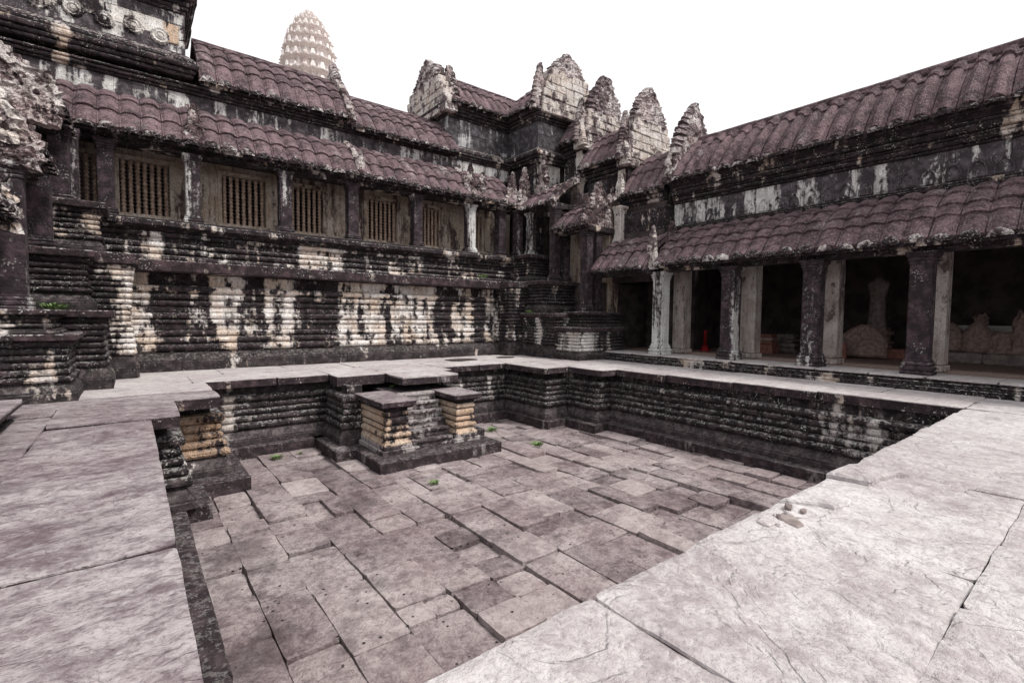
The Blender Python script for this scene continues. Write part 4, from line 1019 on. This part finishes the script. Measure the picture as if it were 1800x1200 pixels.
p = Vector((20.3, 8.35, FBZ))
for k, (w, h) in enumerate(((1.15, .20), (1.1, .17), (1.05, .16), (.85, .16))):
    fragment('flat_stone', ('lowest', 'second', 'third', 'topmost')[k] + ' stone of the stack of flat grey blocks in the gallery', 'stone', rough('flat_stone', w, w * .8, h, 'greystone', .03, .05), (p.x + U(-.05, .05), p.y, p.z + sum(((.20, .17, .16, .16))[:k]) + .004 * k), (0, 0, U(-.2, .2)))
p = Vector((18.5, 5.95, FBZ))
fragment('brick_block', 'small red block with a pale cap beside the carved relief slab', 'block', rough('brick_block', .34, .34, .52, 'redstone', .01, .02), p, (0, 0, .2))
fragment('cap_stone', 'pale cap stone lying on the small red block', 'stone', rough('cap_stone', .26, .26, .20, 'greystone', .02, .04), (p.x, p.y, p.z + .522), (0, 0, .3))
# broken relief slab with a carved figure
def relief_slab():
    v, f = [], []; sd = 4.2; out = [(-.75, .55), (-.55, .05), (-.05, 0), (.72, -.02), (.75, .62), (.42, 1.02), (.02, 1.10), (-.25, .95)]
    R = 8; S = 40
    def edge(t):
        q = t * len(out); i = int(q) % len(out); fr = q - int(q); a, b = out[i], out[(i + 1) % len(out)]
        return a[0] + (b[0] - a[0]) * fr, a[1] + (b[1] - a[1]) * fr
    for k in range(R + 1):
        s_ = 1 - k / R
        for i in range(S):
            ex, ez = edge(i / S); x_, z_ = ex * s_ + .02 * (1 - s_), .52 + (ez - .52) * s_
            y_ = -.16 - .06 * nz((x_, z_, 0), 4, sd) - .05 * nz((x_, z_, 0), 9, sd) - .10 * math.exp(-((x_ + .02) ** 2 + (z_ - .62) ** 2) / .03)
            v.append((x_, y_ if k else -.06, z_))
    for i in range(S): ex, ez = edge(i / S); v.append((ex, .14, ez))
    for k in range(R):
        for i in range(S): j = (i + 1) % S; f.append((k * S + i, k * S + j, (k + 1) * S + j, (k + 1) * S + i))
    b = (R + 1) * S
    for i in range(S): j = (i + 1) % S; f.append((b + i, b + j, j, i))
    f.append(tuple(b + i for i in range(S)))
    return make_mesh('relief_slab', v, f, 'brownstone')
fragment('relief_slab', 'large broken relief slab with a carved figure propped between pillars', 'carving', relief_slab(), (19.2, 5.62, FBZ + .05), (math.radians(-6), 0, math.radians(-70)))
p = Vector((20.6, 5.55, FBZ))
sp = thing('statue', 'dim headless robed statue on a stepped pedestal at the back of the gallery', 'statue', p)
for z0, z1, w in ((0, .42, .75), (.422, .56, .85), (.562, .76, .68), (.762, .92, .82), (.922, 1.02, .7)): add('pedestal_course', rough('pedestal_course', w, w, z1 - z0, 'brownstone', .008, .03), sp, (p.x, p.y, p.z + z0))
v, f = [], []; prof = [(.30, .24, 0), (.29, .22, .05), (.25, .19, .3), (.24, .18, .7), (.23, .17, .95), (.25, .17, 1.15), (.30, .18, 1.35), (.33, .18, 1.5), (.28, .15, 1.6), (.12, .10, 1.68), (.09, .09, 1.74)]
for rx, ry, zz in prof:
    for i in range(16): a = 2 * math.pi * i / 16; q = 1 + (.06 * math.cos(a * 6) if zz < 1.1 else 0); v.append((ry * q * math.cos(a), rx * q * math.sin(a), zz))
for k in range(len(prof) - 1):
    for i in range(16): j = (i + 1) % 16; f.append((k * 16 + i, k * 16 + j, k * 16 + 16 + j, k * 16 + 16 + i))
f.append(tuple(range(15, -1, -1))); f.append(tuple((len(prof) - 1) * 16 + i for i in range(16)))
add('robed_body', make_mesh('robed_body', v, f, 'greystone', True), sp, (p.x, p.y, p.z + 1.022))
fragment('stone_beam', 'low reddish stone beam lying on the gallery floor beside the relief slab', 'beam', rough('stone_beam', .4, 1.5, .34, 'redstone', .015, .03), (20.0, 4.75, FBZ), (0, 0, .05))
# hanging red cloth by the back wall
v, f = [], []
for i in range(9):
    for zz in (0, .6, 1.25): v.append((.035 * math.sin(i * 1.6 + zz), (i - 4) * .035 * (1 - .2 * zz / 1.25), zz))
for i in range(8):
    for k in range(2): a = i * 3 + k; f.append((a, a + 3, a + 4, a + 1))
n0 = len(v); v += [(x_ + .012, y_, z_) for x_, y_, z_ in v]; f += [tuple(n0 + q for q in t[::-1]) for t in f]
v.extend([(0, -.2, 1.25), (0, .2, 1.25)])
rc = thing('red_banner', 'narrow red cloth banner on a pole deep inside the gallery', 'banner', (20.4, 4.55, FBZ + .34))
add('cloth', make_mesh('cloth', v[:-2], f, 'redcloth', True), rc, (20.4, 4.55, FBZ + 1.2))
add('pole', lathe_mesh('pole', [(.06, 0), (.02, .03), (.018, 2.15), (.03, 2.17)], 'redstone', 8), rc, (20.36, 4.62, FBZ))
# low bench with lotus-bud finials
bn = thing('stone_bench', 'long low bench of rough blocks with broken carvings on it', 'bench', (20.4, 2.4, FBZ))
for a, b in ((3.95, 2.75), (2.74, 1.4), (1.39, -.3)): add('bench_block', rough('bench_block', .95, a - b, .33, 'greystone', .015, .03), bn, (20.4, (a + b) / 2, FBZ))
zb = FBZ + .334
def bud(w, h):
    return lathe_mesh('lotus_finial', [(w * q, h * t) for q, t in ((.42, 0), (.50, .10), (.52, .25), (.49, .42), (.41, .60), (.28, .78), (.14, .92), (.02, 1.0))], 'brownstone', 14)
for yy, w, h, lb in ((3.52, .75, .92, 'broad lotus-bud finial on the bench next to the inner pier'), (2.92, .80, 1.0, 'dark pointed lotus-bud finial in front of the white slab'), ):
    fragment('lotus_finial', lb, 'finial', bud(w, h), (20.35, yy, zb), (0, U(-.05, .05), 0))
fragment('broken_carving', 'small wedge-shaped carving fragment on the bench', 'carving', leaf_mesh('broken_carving', .75, .62, .35, 'X', 'brownstone', 8, 8, 3, .3), (20.3, 2.36, zb))
fragment('stele', 'tall rough stele leaning on the bench before the white slab', 'stele', leaf_mesh('stele', .62, 1.1, .40, 'X', 'brownstone', 10, 8, 2, .28), (20.3, 1.88, zb), (0, .08, 0))
fragment('carved_block', 'square carved block at the end of the bench', 'block', rough('carved_block', .6, .62, .52, 'brownstone', .02, .04), (20.35, 1.30, zb))
fragment('white_slab', 'wide whitewashed slab standing behind the bench carvings', 'slab', rough('white_slab', .22, 3.4, 1.15, 'whitepanel', .008, .02), (21.3, 2.3, FBZ))
fragment('grey_bust', 'small grey stone fragment lying on top of the white slab', 'fragment', leaf_mesh('grey_bust', .35, .35, .3, 'X', 'brownstone', 8, 8, 2, .4), (21.3, 3.0, FBZ + 1.152))

# ================================================================ SMALL THINGS IN THE COURT
def weed(px, py, z, s, label, n=22, Y=None, X=None):
    p = on_z(px, py, z) if Y is None and X is None else (on_y(px, py, Y) if Y is not None else on_x(px, py, X))
    v, f = [], []
    for i in range(n * 3):
        a, r, L, w = U(0, 6.28), U(0, 1.3), U(.25, .8), U(.04, .09); up = U(.15, .8)
        d = Vector((math.cos(a), math.sin(a), 0)); q = Vector((-d.y, d.x, 0)); b = d * r * .4
        k = len(v)
        for t, ww in ((0, .3), (.4, 1), (.75, .8), (1, .05)):
            c = b + d * L * t * .7 + Vector((0, 0, up * (t - .45 * t * t) * 1.1))
            v += [(c + q * w * ww) * s, (c - q * w * ww + Vector((0, 0, .02))) * s]
        for j in range(3): f.append((k + 2 * j, k + 2 * j + 1, k + 2 * j + 3, k + 2 * j + 2))
    return tag(add('weed', make_mesh('weed', v, f, 'leaf'), None, p), label, 'weed', 'weeds growing from the stonework')
weed(97, 544, 0, .30, 'bushy green weed on the dark pedestal of the crumbling stairway', 34, Y=13.35)
weed(487, 806, ZF + .02, .20, 'low weed against the curb in the basin corner', 26)
weed(528, 797, ZF + .02, .12, 'tiny weed by the basin curb near the staircase', 14)
weed(866, 757, ZF + .02, .24, 'green weed beside the staircase curb on the basin floor', 24)
weed(945, 783, ZF + .02, .24, 'flat pale weed in a joint of the open basin floor', 26)
weed(765, 850, ZF + .02, .17, 'small weed in front of the staircase curb', 20)
weed(690, 680, -.40, .13, 'sprout under the overhanging landing slab of the staircase', 12)
weed(392, 826, ZF + .26, .17, 'small fern at the foot of the orange carved wall', 16)
weed(850, 488, 0, .30, 'green weed on the ledge of the raised gallery base', 26, Y=16.3)
weed(932, 550, 0, .26, 'mossy weed on the block where the stairway meets the gallery base', 26, X=12.9)
# dark wet patches
for px, py, rx, ry, lb in ((812, 632, .62, .42, 'larger dark wet patch on the paving behind the staircase landing'), (888, 627.5, .42, .3, 'smaller dark wet patch on the paving by the covered stairway')):
    p = on_z(px, py, .012); v = []
    for i in range(26): a = 2 * math.pi * i / 26; q = 1 + .25 * nz((math.cos(a), math.sin(a), 0), 1.7, px); v.append((rx * q * math.cos(a), ry * q * math.sin(a), 0))
    v += [(x_ * .97, y_ * .97, -.008) for x_, y_, _ in v]
    tag(add('puddle', make_mesh('puddle', v, [tuple(range(26))] + [(i, 26 + i, 26 + (i + 1) % 26, (i + 1) % 26) for i in range(26)], 'wet'), None, p), lb, 'puddle')
# broken bits and peeled flakes on the right paving
def flake(outline_px, z, th, label, name='stone_flake', cat='stone flake'):
    pts = [on_z(px, py, z) for px, py in outline_px]; fine = []
    for a, b in zip(pts, pts[1:] + pts[:1]):
        for k in range(4): q = a.lerp(b, k / 4); fine.append(q + Vector((nz(q, 7, 1), nz(q, 7, 4), 0)) * .015)
    c = sum(fine, Vector()) / len(fine); n_ = len(fine); v = []
    for q in fine: d = q - c; v.append((d.x, d.y, -.02))
    for q in fine: d = q - c; v.append((d.x, d.y, th * .6))
    for q in fine: d = (q - c) * .93; v.append((d.x, d.y, th + .004 * nz(q, 9, 2)))
    v.append((0, 0, th * 1.05)); f = []
    for k in range(2):
        for i in range(n_): j = (i + 1) % n_; f.append((k * n_ + i, k * n_ + j, (k + 1) * n_ + j, (k + 1) * n_ + i))
    for i in range(n_): j = (i + 1) % n_; f.append((2 * n_ + i, 2 * n_ + j, 3 * n_))
    return tag(add(name, make_mesh(name, v, f, 'walk'), None, c), label, cat)
flake([(1452, 838), (1490, 822), (1545, 821), (1600, 838), (1552, 842), (1528, 852)], .0, .05, 'thick peeled flake of paving lifting at the rim above the basin curb')
flake([(1372, 884), (1420, 869), (1498, 880), (1494, 893), (1466, 898), (1440, 891)], .0, .042, 'broad peeled flake of paving behind the loose shards')
for k, (px, py, w, h, an, lb) in enumerate(((1350, 918, .12, .03, .3, 'pale pointed shard lying at the rim of the pale paving'), (1390, 918, .13, .028, .9, 'long grey shard, largest of the loose shards'), (1372, 925, .05, .03, .1, 'small chip between the two flat shards'), (1386, 893, .055, .03, .5, 'pale chip behind the shards'), (1392, 906, .07, .025, 1.4, 'dark chip touching the long grey shard'), (1412, 899, .045, .02, .2, 'tiny chip at the edge of the peeled flake'))):
    p = on_z(px, py, .004); v, f = [], []
    S = 9
    for z_, s_ in ((0, 1), (h * .6, 1.02), (h, .8)):
        for i in range(S): a = 2 * math.pi * i / S; q = w * s_ * (1 + .35 * nz((math.cos(a), math.sin(a), k), 1.4, 3)); v.append((q * math.cos(a), q * .55 * math.sin(a), z_ + .01 * nz((i, k, z_), 1, 1)))
    for r_ in range(2):
        for i in range(S): j = (i + 1) % S; f.append((r_ * S + i, r_ * S + j, (r_ + 1) * S + j, (r_ + 1) * S + i))
    f.append(tuple(range(2 * S, 3 * S))); f.append(tuple(range(S - 1, -1, -1)))
    tag(add('stone_shard', make_mesh('stone_shard', v, f, 'walk_far' if k % 2 == 0 else 'greystone'), None, p, (0, 0, an)), lb, 'stone shard', 'loose shards on the pale paving')
